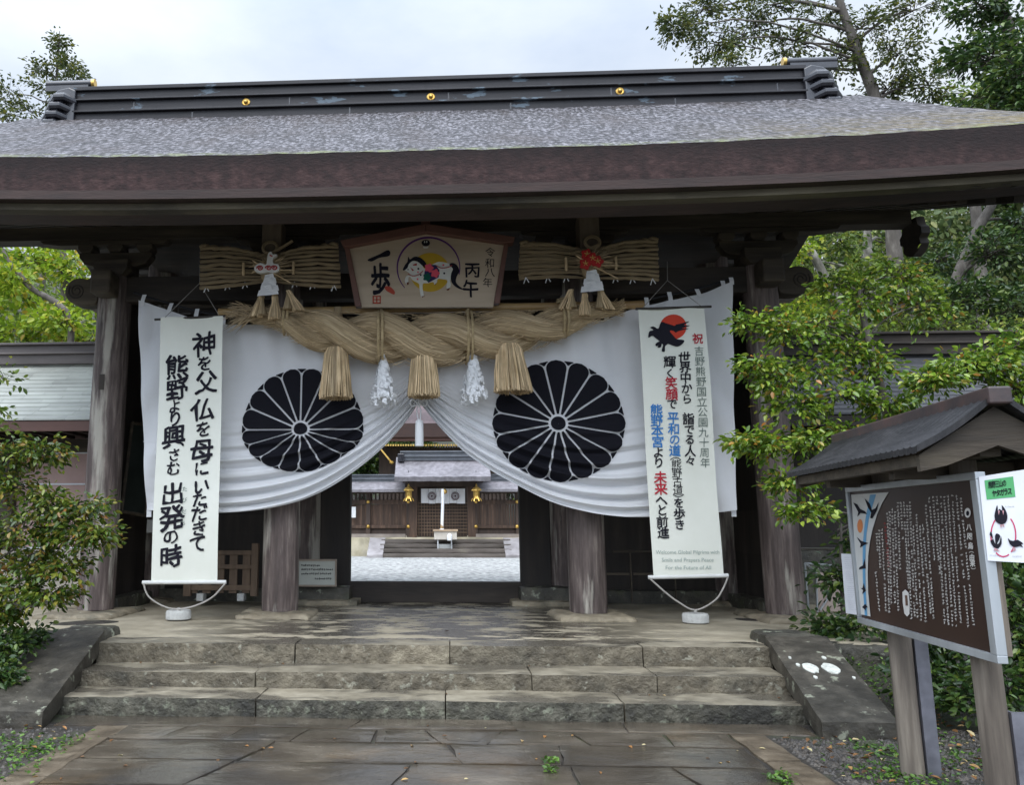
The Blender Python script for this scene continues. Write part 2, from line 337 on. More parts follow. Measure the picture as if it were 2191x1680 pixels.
straw = M('rice_straw', [(.25, (.19, .13, .065)), (.5, (.44, .33, .19)), (.75, (.72, .57, .37))], scale=1, stretch=(2.0, 55, 1), coord='UV', bump=1., bscale=1, bstretch=(2.5, 60, 1), bdist=.03, rough=(.65, .9), detail=3, big=.25)
straw_loose = M('loose_straw', [(.25, (.29, .20, .10)), (.5, (.48, .36, .21)), (.75, (.68, .53, .34))], scale=7, stretch=(1, 1, .4), bump=.2, rough=(.65, .9), island=.45)
paper = M('white_paper', [(.3, (.78, .79, .8)), (.7, (.84, .85, .86))], scale=3, bump=0, rough=(.7, .85), big=.03, trans=.1)
hemp = M('hemp_cord', [(.3, (.30, .22, .11)), (.7, (.45, .35, .2))], scale=30, bump=.4, rough=(.7, .9))
bamboo = M('bamboo_pole', [(.3, (.28, .17, .07)), (.7, (.42, .28, .12))], scale=3, stretch=(.3, 2, 2), bump=.1, rough=(.35, .5))
plaque_w = M('pale_board_wood', [(.3, (.42, .33, .23)), (.7, (.52, .42, .31))], scale=3, stretch=(.3, 1, 3), bump=.05, rough=(.5, .7), big=.06)
plaque_f = M('red_brown_frame', [(.3, (.10, .045, .032)), (.7, (.16, .075, .055))], scale=4, stretch=(.4, 1, 1), bump=.1, rough=(.45, .65))
rope_black = flat('black_rope', (.02, .02, .022), .8)
concrete = M('pale_concrete', [(.3, (.40, .40, .38)), (.7, (.55, .55, .52))], scale=20, bump=.4, rough=(.8, .95))
metal_grey = M('brushed_aluminium', [(.3, (.42, .45, .47)), (.7, (.52, .55, .57))], scale=8, stretch=(1, 1, .2), bump=0, rough=(.3, .45), metal=.55)
galv = M('galvanised_steel', [(.3, (.13, .13, .15)), (.7, (.20, .20, .225))], scale=12, bump=.05, rough=(.4, .55), metal=.3)
brown_panel = M('dark_brown_panel', [(.3, (.030, .014, .010)), (.7, (.040, .020, .014))], scale=3, bump=0, rough=(.3, .38), spec=.22)
post_wood = M('pale_weathered_post', [(.3, (.06, .047, .037)), (.5, (.14, .115, .09)), (.75, (.31, .265, .21))], scale=4, stretch=(3, 3, .25), bump=.5, bscale=12, bstretch=(3, 3, .2), rough=(.65, .9))
def mk(name, c): return flat(name, c, .75, .2)
# ---------------------------------------------------------------- ground, path, platform, steps
def gz(x, y):
    ax = abs(x)
    z = .43*sstep(7.6, 9.7, y+.3*mnoise.noise(Vector((x, y, 3))))*sstep(3.0, 3.6, ax) if y < 9.7 else .43
    if y > 16: z = .43-.06*sstep(16, 18, y)
    z += sstep(40, 75, y)*16+sstep(13, 45, ax)*sstep(4, 26, y)*11
    if ax > 3.2: z += .05*mnoise.noise(Vector((x*1.3, y*1.3, 0)))*sstep(3.2, 4, ax)
    if ax <= 3.4 and y < 9.7: z = -.014
    return z
def axis(segs):
    o = []
    for a, b, n in segs: o += [a+(b-a)*i/n for i in range(n)]
    return o+[segs[-1][1]]
gx = axis([(-80, -14, 16), (-14, -6, 16), (-6, 6, 60), (6, 14, 16), (14, 80, 16)]); gy = axis([(-30, 3, 10), (3, 12, 60), (12, 20, 12), (20, 110, 40)])
mb = MB(); mb.grid([[(x, y, gz(x, y)) for x in gx] for y in gy])
tag(mb.build('ground', soil, smooth=60), kind='structure')

mb = MB()
def slab(pts, z=0., drop=.03, j=.012):
    """one paving stone with uneven edges and a worn arris"""
    o = []; n = len(pts)
    for i in range(n):
        a, b = Vector(pts[i]), Vector(pts[(i+1) % n]); k = max(2, int((b-a).length/.16))
        for s in range(k):
            p = a.lerp(b, s/k); o.append(Vector((p.x+random.uniform(-j, j), p.y+random.uniform(-j, j))))
    c = sum(o, Vector((0, 0)))/len(o); dz = random.uniform(-.004, .004); tx, ty = random.uniform(-.006, .006), random.uniform(-.006, .006)
    rings = []
    for ins, h in ((.0, -drop), (.003, -.0015), (.010, 0), (.09, .001), (.35, .002), (.7, .001)):
        r = []
        for p in o:
            d = (c-p); l = d.length; q = p+d*(ins/l if ins < .3 else ins); zz = z+h+dz+tx*(q.x-c.x)+ty*(q.y-c.y)
            if h > -.01: zz += .004*mnoise.noise(Vector((q.x*4, q.y*4, 1)))
            r.append((q.x, q.y, zz))
        rings.append(r)
    n0 = len(mb.v); m = len(o)
    for r in rings: mb.v += r
    for a in range(len(rings)-1):
        for i in range(m):
            k = (i+1) % m; mb.face((n0+a*m+i, n0+a*m+k, n0+(a+1)*m+k, n0+(a+1)*m+i))
    mb.face([n0+(len(rings)-1)*m+i for i in range(m)])
def row(y0, y1, xs, sk=None):
    for i in range(len(xs)-1):
        a, b = xs[i], xs[i+1]; s0 = (sk or {}).get(i, 0); s1 = (sk or {}).get(i+1, 0)
        slab([(a+.004-s0, y0+.004), (b-.004-s1, y0+.004), (b-.004+s1, y1-.004), (a+.004+s0, y1-.004)])
row(7.20, 7.56, [-3.0, -1.75, -.55, .72, 1.62, 3.05], {1: .05, 2: .04, 3: -.03})
row(6.76, 7.19, [-2.42, -1.94, -1.45, -.94, -.36, .08, .56, 1.2, 1.86, 2.36], {1: .06, 2: .04, 3: .05, 5: -.06, 6: .07, 7: -.05})
row(6.22, 6.75, [-2.40, -1.16, .25, 1.0, 2.34], {1: .08, 2: -.05, 3: .02})
row(5.62, 6.21, [-2.40, -1.35, -.1, 1.02, 1.75, 2.34], {1: .10, 2: .06, 3: .01, 4: -.05})
for y0, y1, xs, sk in ((4.6, 5.61, [-2.4, -1.5, .1, 1.4, 2.34], {1: .05, 2: -.06, 3: .04}), (3.5, 4.59, [-2.4, -.9, .7, 2.34], {}), (2.3, 3.49, [-2.4, -1.4, .2, 1.5, 2.34], {}), (.9, 2.29, [-2.4, -.8, .9, 2.34], {}), (-1, .89, [-2.4, -1, .6, 2.34], {})):
    row(y0, y1, xs, sk)
tag(mb.build('stone_path', flag, smooth=50), kind='structure')
mb = MB()
for sx in (-1, 1):
    y = -1.
    while y < 7.15:
        l = random.uniform(.7, 1.25); y2 = min(y+l, 7.18)
        slab([(sx*2.37, y+.006), (sx*2.63, y+.006), (sx*2.63, y2-.006), (sx*2.37, y2-.006)][::sx], .004, .04, .016); y = y2
tag(mb.build('path_edging', M('pale_edging_stone', [(.25, (.045, .034, .022)), (.5, (.105, .08, .052)), (.75, (.18, .145, .10))], scale=6, bump=.7, bscale=20, rough=(.3, .7), island=.2), smooth=50), kind='structure')

# the terrace the gate stands on
mb = MB()
gxp = axis([(-5.6, 5.6, 100)]); gyp = axis([(8.93, 17.2, 60)])
def fz(x, y): return .449+.006*mnoise.noise(Vector((x*1.1, y*1.1, 0)))
mb.grid([[(x, y, fz(x, y)) for x in gxp] for y in gyp])
for sx in (-1, 1): mb.poly([(sx*5.6, 8.93, .449), (sx*5.6, 17.2, .449), (sx*5.6, 17.2, -.1), (sx*5.6, 8.93, -.1)])
mb.poly([(-5.6, 8.93, -.1), (5.6, 8.93, -.1), (5.6, 8.93, .449), (-5.6, 8.93, .449)])
tag(mb.build('gate_terrace', floor_st, smooth=60, origin=(0, 13, 0)), kind='structure')

st = empty('stone_steps', (0, 8, 0), 'worn grey stone steps leading up to the gate floor', 'steps')
tread_m = M('worn_sky_lit_tread_stone', [(.25, (.11, .095, .066)), (.5, (.205, .178, .128)), (.75, (.31, .275, .205))], scale=4.5, bump=.35, bscale=18, bdist=.02, rough=(.45, .8), big=.25, island=.1,  # worn treads, also paled so the colour carries the skylight on top
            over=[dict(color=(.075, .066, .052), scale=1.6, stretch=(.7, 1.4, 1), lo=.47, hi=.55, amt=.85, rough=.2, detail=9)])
riser_hi = M('rough_shaded_riser_stone', [(.25, (.045, .037, .024)), (.5, (.125, .105, .072)), (.75, (.24, .21, .15))], scale=7, bump=1., bscale=14, bdist=.05, rough=(.6, .9), big=.3, island=.12,  # rough and mossy risers, also darkened to paint in the shade on upright faces
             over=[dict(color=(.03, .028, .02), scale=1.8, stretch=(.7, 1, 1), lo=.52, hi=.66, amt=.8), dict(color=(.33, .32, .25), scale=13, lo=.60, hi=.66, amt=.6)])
riser_lo = M('mossy_shaded_riser_stone', [(.25, (.02, .018, .013)), (.5, (.06, .056, .04)), (.75, (.13, .12, .09))], scale=7, bump=1., bscale=14, bdist=.05, rough=(.5, .9), big=.3, island=.12,
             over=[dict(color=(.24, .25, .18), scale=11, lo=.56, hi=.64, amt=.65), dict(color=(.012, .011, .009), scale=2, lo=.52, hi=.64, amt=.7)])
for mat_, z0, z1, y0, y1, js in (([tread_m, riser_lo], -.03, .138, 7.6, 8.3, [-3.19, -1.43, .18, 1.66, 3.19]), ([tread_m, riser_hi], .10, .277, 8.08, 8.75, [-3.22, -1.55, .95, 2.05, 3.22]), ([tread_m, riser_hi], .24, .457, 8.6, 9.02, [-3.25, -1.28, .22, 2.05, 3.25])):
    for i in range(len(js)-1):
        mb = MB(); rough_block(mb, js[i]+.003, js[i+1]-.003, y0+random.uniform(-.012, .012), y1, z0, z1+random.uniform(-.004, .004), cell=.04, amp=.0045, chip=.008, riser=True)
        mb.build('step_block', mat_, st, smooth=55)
slab_st = M('flat_dark_slab_stone', [(.25, (.018, .015, .011)), (.5, (.046, .040, .030)), (.75, (.10, .087, .066))], scale=6, bump=.5, bscale=20, bdist=.02, rough=(.35, .7), big=.3,
          over=[dict(color=(.30, .31, .23), scale=7, lo=.62, hi=.67, amt=.75)])
for sx, lb in ((-1, 'lichen spotted dark sloping stone slab beside the steps, next to the reddish shrub'), (1, 'sloping stone slab with two round white lichen patches beside the steps')):
    mb = MB(); zf = lambda y: .02+.43*(y-7.1)/1.65
    def sh(q):
        t = (q.y-7.08)/1.67; q.z = q.z+t*.43; q.x += sx*(-.0+.2*t) if True else 0; return q
    rough_block(mb, min(sx*3.04, sx*3.62), max(sx*3.04, sx*3.62), 7.08, 8.75, -.06, .12, cell=.06, amp=.004, shear=sh, chip=.010)
    e = empty('balustrade_slab', (sx*3.4, 7.9, 0), lb, 'stone slab', 'sloping slabs flanking the steps')
    mb.build('slab', slab_st, e, smooth=40)
    mb = MB(); rough_block(mb, min(sx*3.28, sx*3.8), max(sx*3.28, sx*3.8), 8.72, 9.35, .1, .545, cell=.07, amp=.015, chip=.04)
    mb.build('end_block', stone_dark, e, smooth=55)
    mb = MB(); rough_block(mb, min(sx*3.2, sx*3.6), max(sx*3.2, sx*3.6), 7.5, 8.75, -.1, .06, cell=.1, amp=.015, shear=sh, chip=.02); mb.build('side_stone', stone_dark, e, smooth=55)
    if sx == 1:
        mb = MB()
        for (u, v, r) in ((1733, 1443, .062), (1775, 1443, .068), (1783, 1420, .018), (1712, 1436, .016), (1725, 1462, .016), (1708, 1420, .012), (1805, 1462, .012)):
            p = at(u, v, 8.05); pts = []
            for i in range(18):
                a = 2*PI*i/18; rr = r*(1+.25*mnoise.noise(Vector((math.cos(a)*2+u, math.sin(a)*2, 0))))
                y = 8.02-(v-1443)*.0095+1.5*rr*math.sin(a); x = p.x+rr*math.cos(a)
                pts.append((x, y, .12+(y-7.08)/1.67*.43+.009))
            n0 = len(mb.v); mb.v += pts+[(q[0], q[1], q[2]-.05) for q in pts]; mb.face(range(n0, n0+18))
            for i in range(18): mb.face((n0+i, n0+18+i, n0+18+(i+1) % 18, n0+(i+1) % 18))
        recalc(mb.build('lichen_patch', M('white_lichen', [(.35, (.45, .46, .40)), (.6, (.62, .63, .57))], scale=30, bump=.3, rough=(.8, .95)), e))
mb = MB()
for a, b in ((-5.9, -4.9), (-4.9, -3.85), (3.85, 4.75), (4.75, 5.9)): rough_block(mb, a+.01, b-.01, 8.86, 9.3, -.1, .452, cell=.08, amp=.02, chip=.04)
tag(mb.build('terrace_edge', stone_dark, smooth=55), kind='structure')
# courtyard beyond the gate
mb = MB(); mb.grid([[(x, y, .40+.012*mnoise.noise(Vector((x*.8, y*.8, 7)))) for x in axis([(-16, 16, 50)])] for y in axis([(17.1, 37, 40)])])
tag(mb.build('courtyard_gravel', gravel_light, smooth=60), kind='structure')
# ---------------------------------------------------------------- the gate
YC, YM, YB, YE = 11.38, 13.35, 15.32, 8.4
gate = empty('shrine_gate', (0, YM, .457), 'large dark timber shrine gate with thick bark roof and four round front pillars', 'gate')
def sori(x): return .16*(min(abs(x), 7.)/6.6)**3
XV = 6.95
def rz(x, y):
    d = abs(y-YM); t = max(0, (4.95-d)/4.7)
    return 5.45+2.85*t-.06*math.sin(PI*min(1, t))+sori(x)*(1-.75*min(1, t))
def rough_edge(x): return .005*mnoise.noise(Vector((x*2.3, 0, 0)))+.014*mnoise.noise(Vector((x*9, 3, 0)))
xs = axis([(-XV, XV, 90)])
ys = [YE+i*(4.95)/24 for i in range(25)]
for sgn in (1, -1):
    top = [[(x, YM-sgn*(YM-y), rz(x, y)+.018*mnoise.noise(Vector((x*3, y*3, 0)))+(rough_edge(x) if y < YE+.01 else 0)) for x in xs] for y in ys]
    if sgn < 0: top = [[(p[0]*.935, p[1], p[2]) for p in r] for r in top]
    mb = MB(); mb.grid(top, flip=(sgn < 0))
    mb.build('roof', roof_bark, gate, smooth=70)
def fasc(ya, za, yb, zb, name, mat_, dz=0, sgn=1):
    mb = MB(); rows = []
    for k in range(5):
        t = k/4; rows.append([(x, YM-sgn*(YM-(ya+(yb-ya)*t)), za+(zb-za)*t+sori(x)+.006*mnoise.noise(Vector((x*2, k, 2)))+(rough_edge(x)*(1-t))) for x in (xs if sgn > 0 else [q*.935 for q in xs])])
    mb.grid(rows, flip=(sgn > 0)); return mb.build(name, mat_, gate, smooth=60)
for sgn in (1, -1): fasc(YE, 5.45, YE+.10, 5.06, 'roof_edge', bark_edge, sgn=sgn)
# board under the bark, then the kayaoi beam
def xbeam(name, y0, y1, z0, z1, mat_, x=XV-.05, curve=True, bevel=None, par=None):
    mb = MB(); P = []
    for (y, z) in ((y0, z0), (y0, z1), (y1, z1), (y1, z0), (y0, z0)): P.append([(q*x/XV, y, z+(sori(q) if curve else 0)) for q in xs])
    mb.grid(P)
    for e in (0, -1): mb.poly([P[k][e] for k in range(4)])
    return recalc(mb.build(name, mat_, par or gate, smooth=40))
xbeam('eave_board', YE+.075, YE+.9, 5.0, 5.10, M('dark_red_eave_board', [(.3, (.020, .012, .010)), (.7, (.052, .031, .026))], scale=5, stretch=(.4, 1, 3), bump=.3, rough=(.7, .9)))
xbeam('eave_beam', YE+.20, YE+.36, 4.925, 4.998, M('olive_brown_eave_beam', [(.3, (.05, .04, .022)), (.5, (.08, .066, .041)), (.75, (.14, .12, .078))], scale=2.2, stretch=(.4, 2, 4), bump=.35, bscale=12, rough=(.7, .9), over=[dict(color=(.02, .016, .011), scale=1.1, stretch=(.6, 1, 1.6), lo=.5, hi=.62, amt=.8)]))
# verge of the roof: bark thickness and bargeboard at both gable ends
for sx in (-1, 1):
    for sgn in (1, -1):
        xv = XV if sgn > 0 else XV*.935
        mb = MB(); mb.grid([[(sx*xv, YM-sgn*(YM-y), rz(XV, y)-d) for y in ys] for d in (0, .2, .42)], flip=(sx*sgn > 0)); mb.build('verge_edge', bark_edge, gate, smooth=60)
        P = []
        for (dx, d) in ((0, .42), (0, .72 if sgn > 0 else .56), (-.1, .72 if sgn > 0 else .56), (-.1, .42), (0, .42)): P.append([(sx*(xv-.12+dx), YM-sgn*(YM-y), rz(XV, y)-d+.1*((y-YE)/4.9)) for y in ys[2:]])
        mb = MB(); mb.grid(P); recalc(mb.build('bargeboard', wood_mid, gate, smooth=40))
    # hanging carved pendants on the bargeboard
    for y, zt, nm in ((YM, 7.55, 'gable_pendant'), (YC, 5.62, 'gable_pendant')):
        o = [(-.17, 0), (-.2, -.12), (-.27, -.17), (-.27, -.26), (-.2, -.3), (-.22, -.38), (-.14, -.46), (0, -.5), (.14, -.46), (.22, -.38), (.2, -.3), (.27, -.26), (.27, -.17), (.2, -.12), (.17, 0)]
        mb = MB(); xx = sx*(6.5 if y == YC else XV-.1); mb.prism([(y+a, zt+b) for a, b in o], xx-.05, xx+.06, 'yz'); recalc(mb.build(nm, wood_dark, gate))
# soffit boards hide the roof's inside; rafters in two tiers
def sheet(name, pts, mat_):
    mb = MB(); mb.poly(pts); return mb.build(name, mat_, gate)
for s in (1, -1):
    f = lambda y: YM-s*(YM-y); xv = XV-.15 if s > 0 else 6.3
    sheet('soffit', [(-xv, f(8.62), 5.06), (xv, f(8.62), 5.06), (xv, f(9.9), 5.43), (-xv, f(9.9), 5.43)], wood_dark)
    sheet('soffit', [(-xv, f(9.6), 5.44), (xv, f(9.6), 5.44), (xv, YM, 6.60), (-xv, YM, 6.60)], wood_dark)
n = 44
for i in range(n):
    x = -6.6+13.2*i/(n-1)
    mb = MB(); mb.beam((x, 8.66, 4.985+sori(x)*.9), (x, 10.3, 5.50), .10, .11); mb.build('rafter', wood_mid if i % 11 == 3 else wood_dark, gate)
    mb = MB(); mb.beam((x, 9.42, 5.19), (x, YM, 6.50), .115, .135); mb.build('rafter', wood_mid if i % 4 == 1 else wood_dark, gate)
xbeam('rafter_beam', 9.5, 9.62, 5.28, 5.42, wood_dark, curve=False)
for s, nm in ((1, 'purlin'), (-1, 'purlin')): xbeam(nm, YM-s*(YM-YC)-.13, YM-s*(YM-YC)+.13, 5.545, 5.80, wood_mid, x=6.42, curve=False)
xbeam('ridge_beam', YM-.14, YM+.14, 6.2, 6.48, wood_dark, x=6.6, curve=False)
# pillars on stone footings
def pillar(x, y, r, z1, foot=(1.05, 1.2), fy=0., name='pillar'):
    z0 = .505; pr = []
    for k in range(25): z = z0+(z1-z0)*k/24; pr.append((r*(1.03-.07*k/24)*(1-.03*sstep(.12, 0, (z-z0))), z))
    mb = MB(); n0 = 28; mb.lathe(pr, (x, y, 0), n0)
    mb.v = [(vx+.006*mnoise.noise(Vector((vx*5, vy*5, vz*.6))), vy+.006*mnoise.noise(Vector((vx*5, vy*5, vz*.6+9))), vz) for vx, vy, vz in mb.v]
    c = mb.build(name, wood_col, gate, smooth=50)
    fx, fl = foot; mb = MB(); q = random.uniform(-.12, .12)
    def sh(p):
        p.x += .12*(p.y-y)*q*4; return p
    rough_block(mb, x-fx/2, x+fx/2, y-fl/2+fy, y+fl/2+fy, .40, .505, cell=.07, amp=.02, chip=.06, shear=sh)
    mb.build('footing_stone', stone, c, smooth=55); return c
for x in (-4.42, -1.98, 1.98, 4.42):
    c = pillar(x, YC, .232, 5.0, (1.0, 1.25) if abs(x) > 3 else (.95, 1.0), -.12)
    pillar(x, YM, .26, 6.3, (1.0, 1.0)); pillar(x, YB, .225, 5.0, (.9, .9))
    if x < -3:    # short mortise left in the pillar
        mb = MB(); p = at(218, 815, 11.15); mb.box(p.x-.035, p.x+.035, 11.14, 11.2, p.z-.12, p.z+.09); mb.build('mortise', wood_dark, c)
# tie beams and brackets
def beamx(name, x0, x1, y, d, z0, z1, mat_=wood_mid, bv=.012):
    mb = MB(); mb.box(x0, x1, y-d/2, y+d/2, z0, z1); return mb.build(name, mat_, gate, bevel=bv)
for y in (YC, YB): beamx('tie_beam', -4.42, 4.42, y, .2, 4.64, 5.0, wood_dark)
beamx('upper_beam', -4.9, 4.9, YM, .22, 5.7, 6.0, wood_dark); beamx('tie_beam', -4.42, 4.42, YM, .2, 4.55, 4.95, wood_dark)
for x in (-4.42, -1.98, 1.98, 4.42):
    for y in (YC, YB):
        mb = MB()
        mb.prism([(x-.17, 5.0), (x-.24, 5.1), (x-.24, 5.22), (x+.24, 5.22), (x+.24, 5.1), (x+.17, 5.0)], y-.23, y+.23)
        mb.prism([(x-.52, 5.36), (x-.52, 5.30), (x-.44, 5.20), (x-.3, 5.165), (x+.3, 5.165), (x+.44, 5.20), (x+.52, 5.30), (x+.52, 5.36)], y-.085, y+.085)
        for d in (-.42, 0, .42): mb.prism([(x+d-.07, 5.362), (x+d-.11, 5.42), (x+d-.11, 5.47), (x+d+.11, 5.47), (x+d+.11, 5.42), (x+d+.07, 5.362)], y-.12, y+.12)
        e0, e1 = (x-1.1 if x < -3 else x-.75), (x+1.1 if x > 3 else x+.75)
        mb.prism([(e0, 5.542), (e0+.05, 5.50), (e0+.3, 5.472), (e1-.3, 5.472), (e1-.05, 5.50), (e1, 5.542)], y-.1, y+.1)
        recalc(mb.build('bracket', wood_mid if y == YC else wood_dark, gate, bevel=.008))
        if abs(x) < 3 and y == YC:
            mb = MB(); mb.box(x*1.055-.13, x*1.055+.13, YC-.62, YC-.3, 5.02, 5.6); mb.build('bracket_nose', M('lighter_strut_wood', [(.3, (.10, .075, .05)), (.7, (.19, .145, .10))], scale=4, stretch=(2, 2, .4), bump=.2) if x < 0 else bpy.data.materials['lighter_strut_wood'], gate, bevel=.01)
    ty = MB(); ty.box(x-.1, x+.1, YC, YB, 4.70, 5.0); ty.build('tie_beam', wood_dark, gate, bevel=.01)
    if abs(x) > 3:
        s = 1 if x > 0 else -1
        o = [(.20, 4.66), (.30, 4.60), (.48, 4.60), (.60, 4.66), (.665, 4.76), (.655, 4.87), (.58, 4.96), (.46, 4.985), (.36, 4.965), (.30, 5.0), (.20, 5.0)]
        mb = MB(); mb.prism([(x+s*a, z) for a, z in smooth_poly(o, 3)], YC-.13, YC+.13); recalc(mb.build('carved_beam_end', wood_mid, gate, bevel=.015))
        mb = MB(); c0 = (x+s*.50, 4.80); pts = []
        for k in range(30): a = k/29*4.2*PI; r = .025+.095*k/29; pts.append((c0[0]+s*r*math.cos(a), YC-.132, c0[1]+r*math.sin(a)))
        mb.tube(pts, .009, 5); mb.build('scroll_carving', wood_dark, gate)
        mb = MB(); mb.box(x-.14, x+.14, YC-.55, YC-.2, 4.66, 4.98); mb.build('bracket_nose', wood_mid, gate, bevel=.03)
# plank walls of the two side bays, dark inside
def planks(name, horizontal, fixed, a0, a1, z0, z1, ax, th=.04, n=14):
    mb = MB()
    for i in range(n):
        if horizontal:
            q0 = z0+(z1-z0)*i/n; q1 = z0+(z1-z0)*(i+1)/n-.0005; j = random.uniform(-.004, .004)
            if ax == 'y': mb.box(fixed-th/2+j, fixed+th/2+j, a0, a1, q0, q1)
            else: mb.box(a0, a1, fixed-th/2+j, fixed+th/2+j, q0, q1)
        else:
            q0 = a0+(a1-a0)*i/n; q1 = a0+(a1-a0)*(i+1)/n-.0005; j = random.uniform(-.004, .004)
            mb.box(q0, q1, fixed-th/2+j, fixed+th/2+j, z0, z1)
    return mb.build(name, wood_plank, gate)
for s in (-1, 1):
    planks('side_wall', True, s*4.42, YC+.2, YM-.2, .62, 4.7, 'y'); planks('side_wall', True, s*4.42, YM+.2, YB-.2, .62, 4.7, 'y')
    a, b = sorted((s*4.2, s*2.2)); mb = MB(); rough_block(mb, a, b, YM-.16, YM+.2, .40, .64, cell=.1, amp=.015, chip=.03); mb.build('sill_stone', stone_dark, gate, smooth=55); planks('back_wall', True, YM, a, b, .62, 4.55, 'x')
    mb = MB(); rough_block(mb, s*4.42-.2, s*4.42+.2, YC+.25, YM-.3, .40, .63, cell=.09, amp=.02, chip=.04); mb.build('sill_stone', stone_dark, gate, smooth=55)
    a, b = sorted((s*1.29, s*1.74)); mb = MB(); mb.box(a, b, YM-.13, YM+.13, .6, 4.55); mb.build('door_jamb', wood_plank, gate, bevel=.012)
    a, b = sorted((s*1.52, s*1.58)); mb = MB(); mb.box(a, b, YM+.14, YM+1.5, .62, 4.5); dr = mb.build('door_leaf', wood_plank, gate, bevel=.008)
    a, b = sorted((s*1.24, s*2.35)); mb = MB(); rough_block(mb, a, b, YM-.5, YM+.5, .43, .70, cell=.08, amp=.012, chip=.02); mb.build('plinth_stone', stone_dark, gate, smooth=55)
    a, b = sorted((s*1.10, s*2.4)); mb = MB(); rough_block(mb, a, b, YM-.68, YM+.5, .40, .52, cell=.08, amp=.012, chip=.03); mb.build('plinth_stone', stone, gate, smooth=55)
mb = MB(); mb.box(-1.75, 1.75, YM-.12, YM+.12, .445, .745); mb.build('threshold', wood_dark, gate, bevel=.012)
sheet('ceiling', [(-4.4, YC, 5.62), (4.4, YC, 5.62), (4.4, YB, 5.62), (-4.4, YB, 5.62)], wood_dark)
# ridge: stepped copper courses with gilt bosses
rd = MB(); XR = 6.02
for z0, z1, h in ((8.0, 8.225, .33), (8.225, 8.40, .30), (8.40, 8.435, .36), (8.435, 8.62, .285), (8.62, 8.65, .35), (8.65, 8.675, .31), (8.675, 8.80, .295), (8.80, 8.87, .35)):
    rd.box(-XR, XR, YM-h, YM+h, z0, z1)
ridge = rd.build('ridge', copper, gate, bevel=.008)
for i in range(9):          # course joints, standing a little proud
    x = -5.3+1.32*i; mb = MB(); mb.box(x-.012, x+.012, YM-.303, YM-.28, 8.01, 8.39) if i % 2 else mb.box(x+.3, x+.32, YM-.289, YM-.27, 8.44, 8.615); mb.build('seam', tile_dark, ridge)
for x in (-3.08, 0, 3.07):
    mb = MB(); yb = YM-.285; mb.lathe([(.064, 0), (.068, .012), (.056, .02), (.038, .016), (.036, .034), (.022, .052), (.006, .058)], (x, yb, 8.528), 20, axis='y'); recalc(mb.build('gilt_boss', gold, ridge, smooth=40))
for sx in (-1, 1):
    mb = MB(); mb.prism([(sx*5.98, 8.12), (sx*5.98, 8.80), (sx*6.1, 8.86), (sx*6.28, 8.82), (sx*6.42, 8.7), (sx*6.5, 8.3), (sx*6.52, 8.05)], YM-.36, YM+.36); en = recalc(mb.build('ridge_end', tile_dark, gate, bevel=.02))
    for k in range(5):
        z = 7.99+.152*k; cx = sx*(6.36-.02*k-.006*k*k); r = .255
        mb = MB(); o = [(-.22, -.12), (-.08, -.30), (.10, -.30), (.26, -.10), (.26, .3), (-.22, .3)]
        n0 = len(mb.v)
        for (g, zz) in ((.92, z-.03), (1.0, z+.01), (1.0, z+.06), (.74, z+.13)): mb.v += [(cx+sx*a*g, YM-.22+b*g, zz-.10*max(0, abs(a-.01)-.09)) for a, b in o]
        for l_ in range(3):
            for i in range(6): mb.face((n0+l_*6+i, n0+l_*6+(i+1) % 6, n0+l_*6+6+(i+1) % 6, n0+l_*6+6+i))
        mb.face([n0+i for i in range(6)]); mb.face([n0+18+i for i in range(6)])
        recalc(mb.build('end_tile', tile_dark, en, bevel=.008))
    for (y, z, x0, x1, r) in ((YM-.2, 9.0, 5.72, 6.56, .065), (YM+.2, 8.95, 5.4, 6.3, .06)):
        mb = MB(); a, b = sorted((sx*x0, sx*x1)); mb.tube([(a, y, z), (b, y, z)], r, 14); bar = mb.build('ridge_bar', tile_dark, en, smooth=40)
        mb = MB(); a = sx*(x0-.002); mb.tube([(a, y, z), (a+sx*.05, y, z)], r*1.13, 14); mb.build('gilt_cap', gold, bar, smooth=40)
        mb = MB(); mb.box(min(sx*(x0+.1), sx*x1), max(sx*(x0+.1), sx*x1), y-.05, y+.05, 8.86, z-.03); mb.build('bar_rest', tile_dark, en)
# ---------------------------------------------------------------- curtain
YN = 11.0
def interp(pts):
    P = sorted(pts); X = [p[0] for p in P]; Z = [p[1] for p in P]
    # smooth monotone-ish cubic through the measured points
    n = len(X); m = [0]*n
    for i in range(n):
        if 0 < i < n-1: m[i] = (Z[i+1]-Z[i-1])/(X[i+1]-X[i-1])
        elif i == 0: m[i] = (Z[1]-Z[0])/(X[1]-X[0])
        else: m[i] = (Z[-1]-Z[-2])/(X[-1]-X[-2])
    def f(x):
        x = min(max(x, X[0]), X[-1]); i = max(0, min(n-2, int(np.searchsorted(X, x)-1))); h = X[i+1]-X[i]; t = (x-X[i])/h
        return (2*t**3-3*t*t+1)*Z[i]+(t**3-2*t*t+t)*h*m[i]+(-2*t**3+3*t*t)*Z[i+1]+(t**3-t*t)*h*m[i+1]
    return f
def mz(pts): return [(at(u, v, YN).x, at(u, v, YN).z) for u, v in pts]
ztop = interp(mz([(293, 640), (330, 654), (370, 667), (430, 686), (500, 694), (560, 696), (620, 700), (760, 712), (900, 718), (1040, 712), (1180, 702), (1290, 684), (1365, 658), (1430, 644), (1500, 628), (1566, 604)]))
zbl = interp(mz([(315, 1092), (400, 1096), (470, 1098), (560, 1091), (640, 1073), (700, 1047), (760, 1008), (820, 957), (870, 900), (896, 862)]))
zbr = interp(mz([(898, 862), (930, 902), (985, 960), (1040, 1001), (1100, 1036), (1180, 1075), (1260, 1097), (1330, 1106), (1390, 1107), (1480, 1103), (1574, 1092)]))
XT = at(897, 862, YN).x
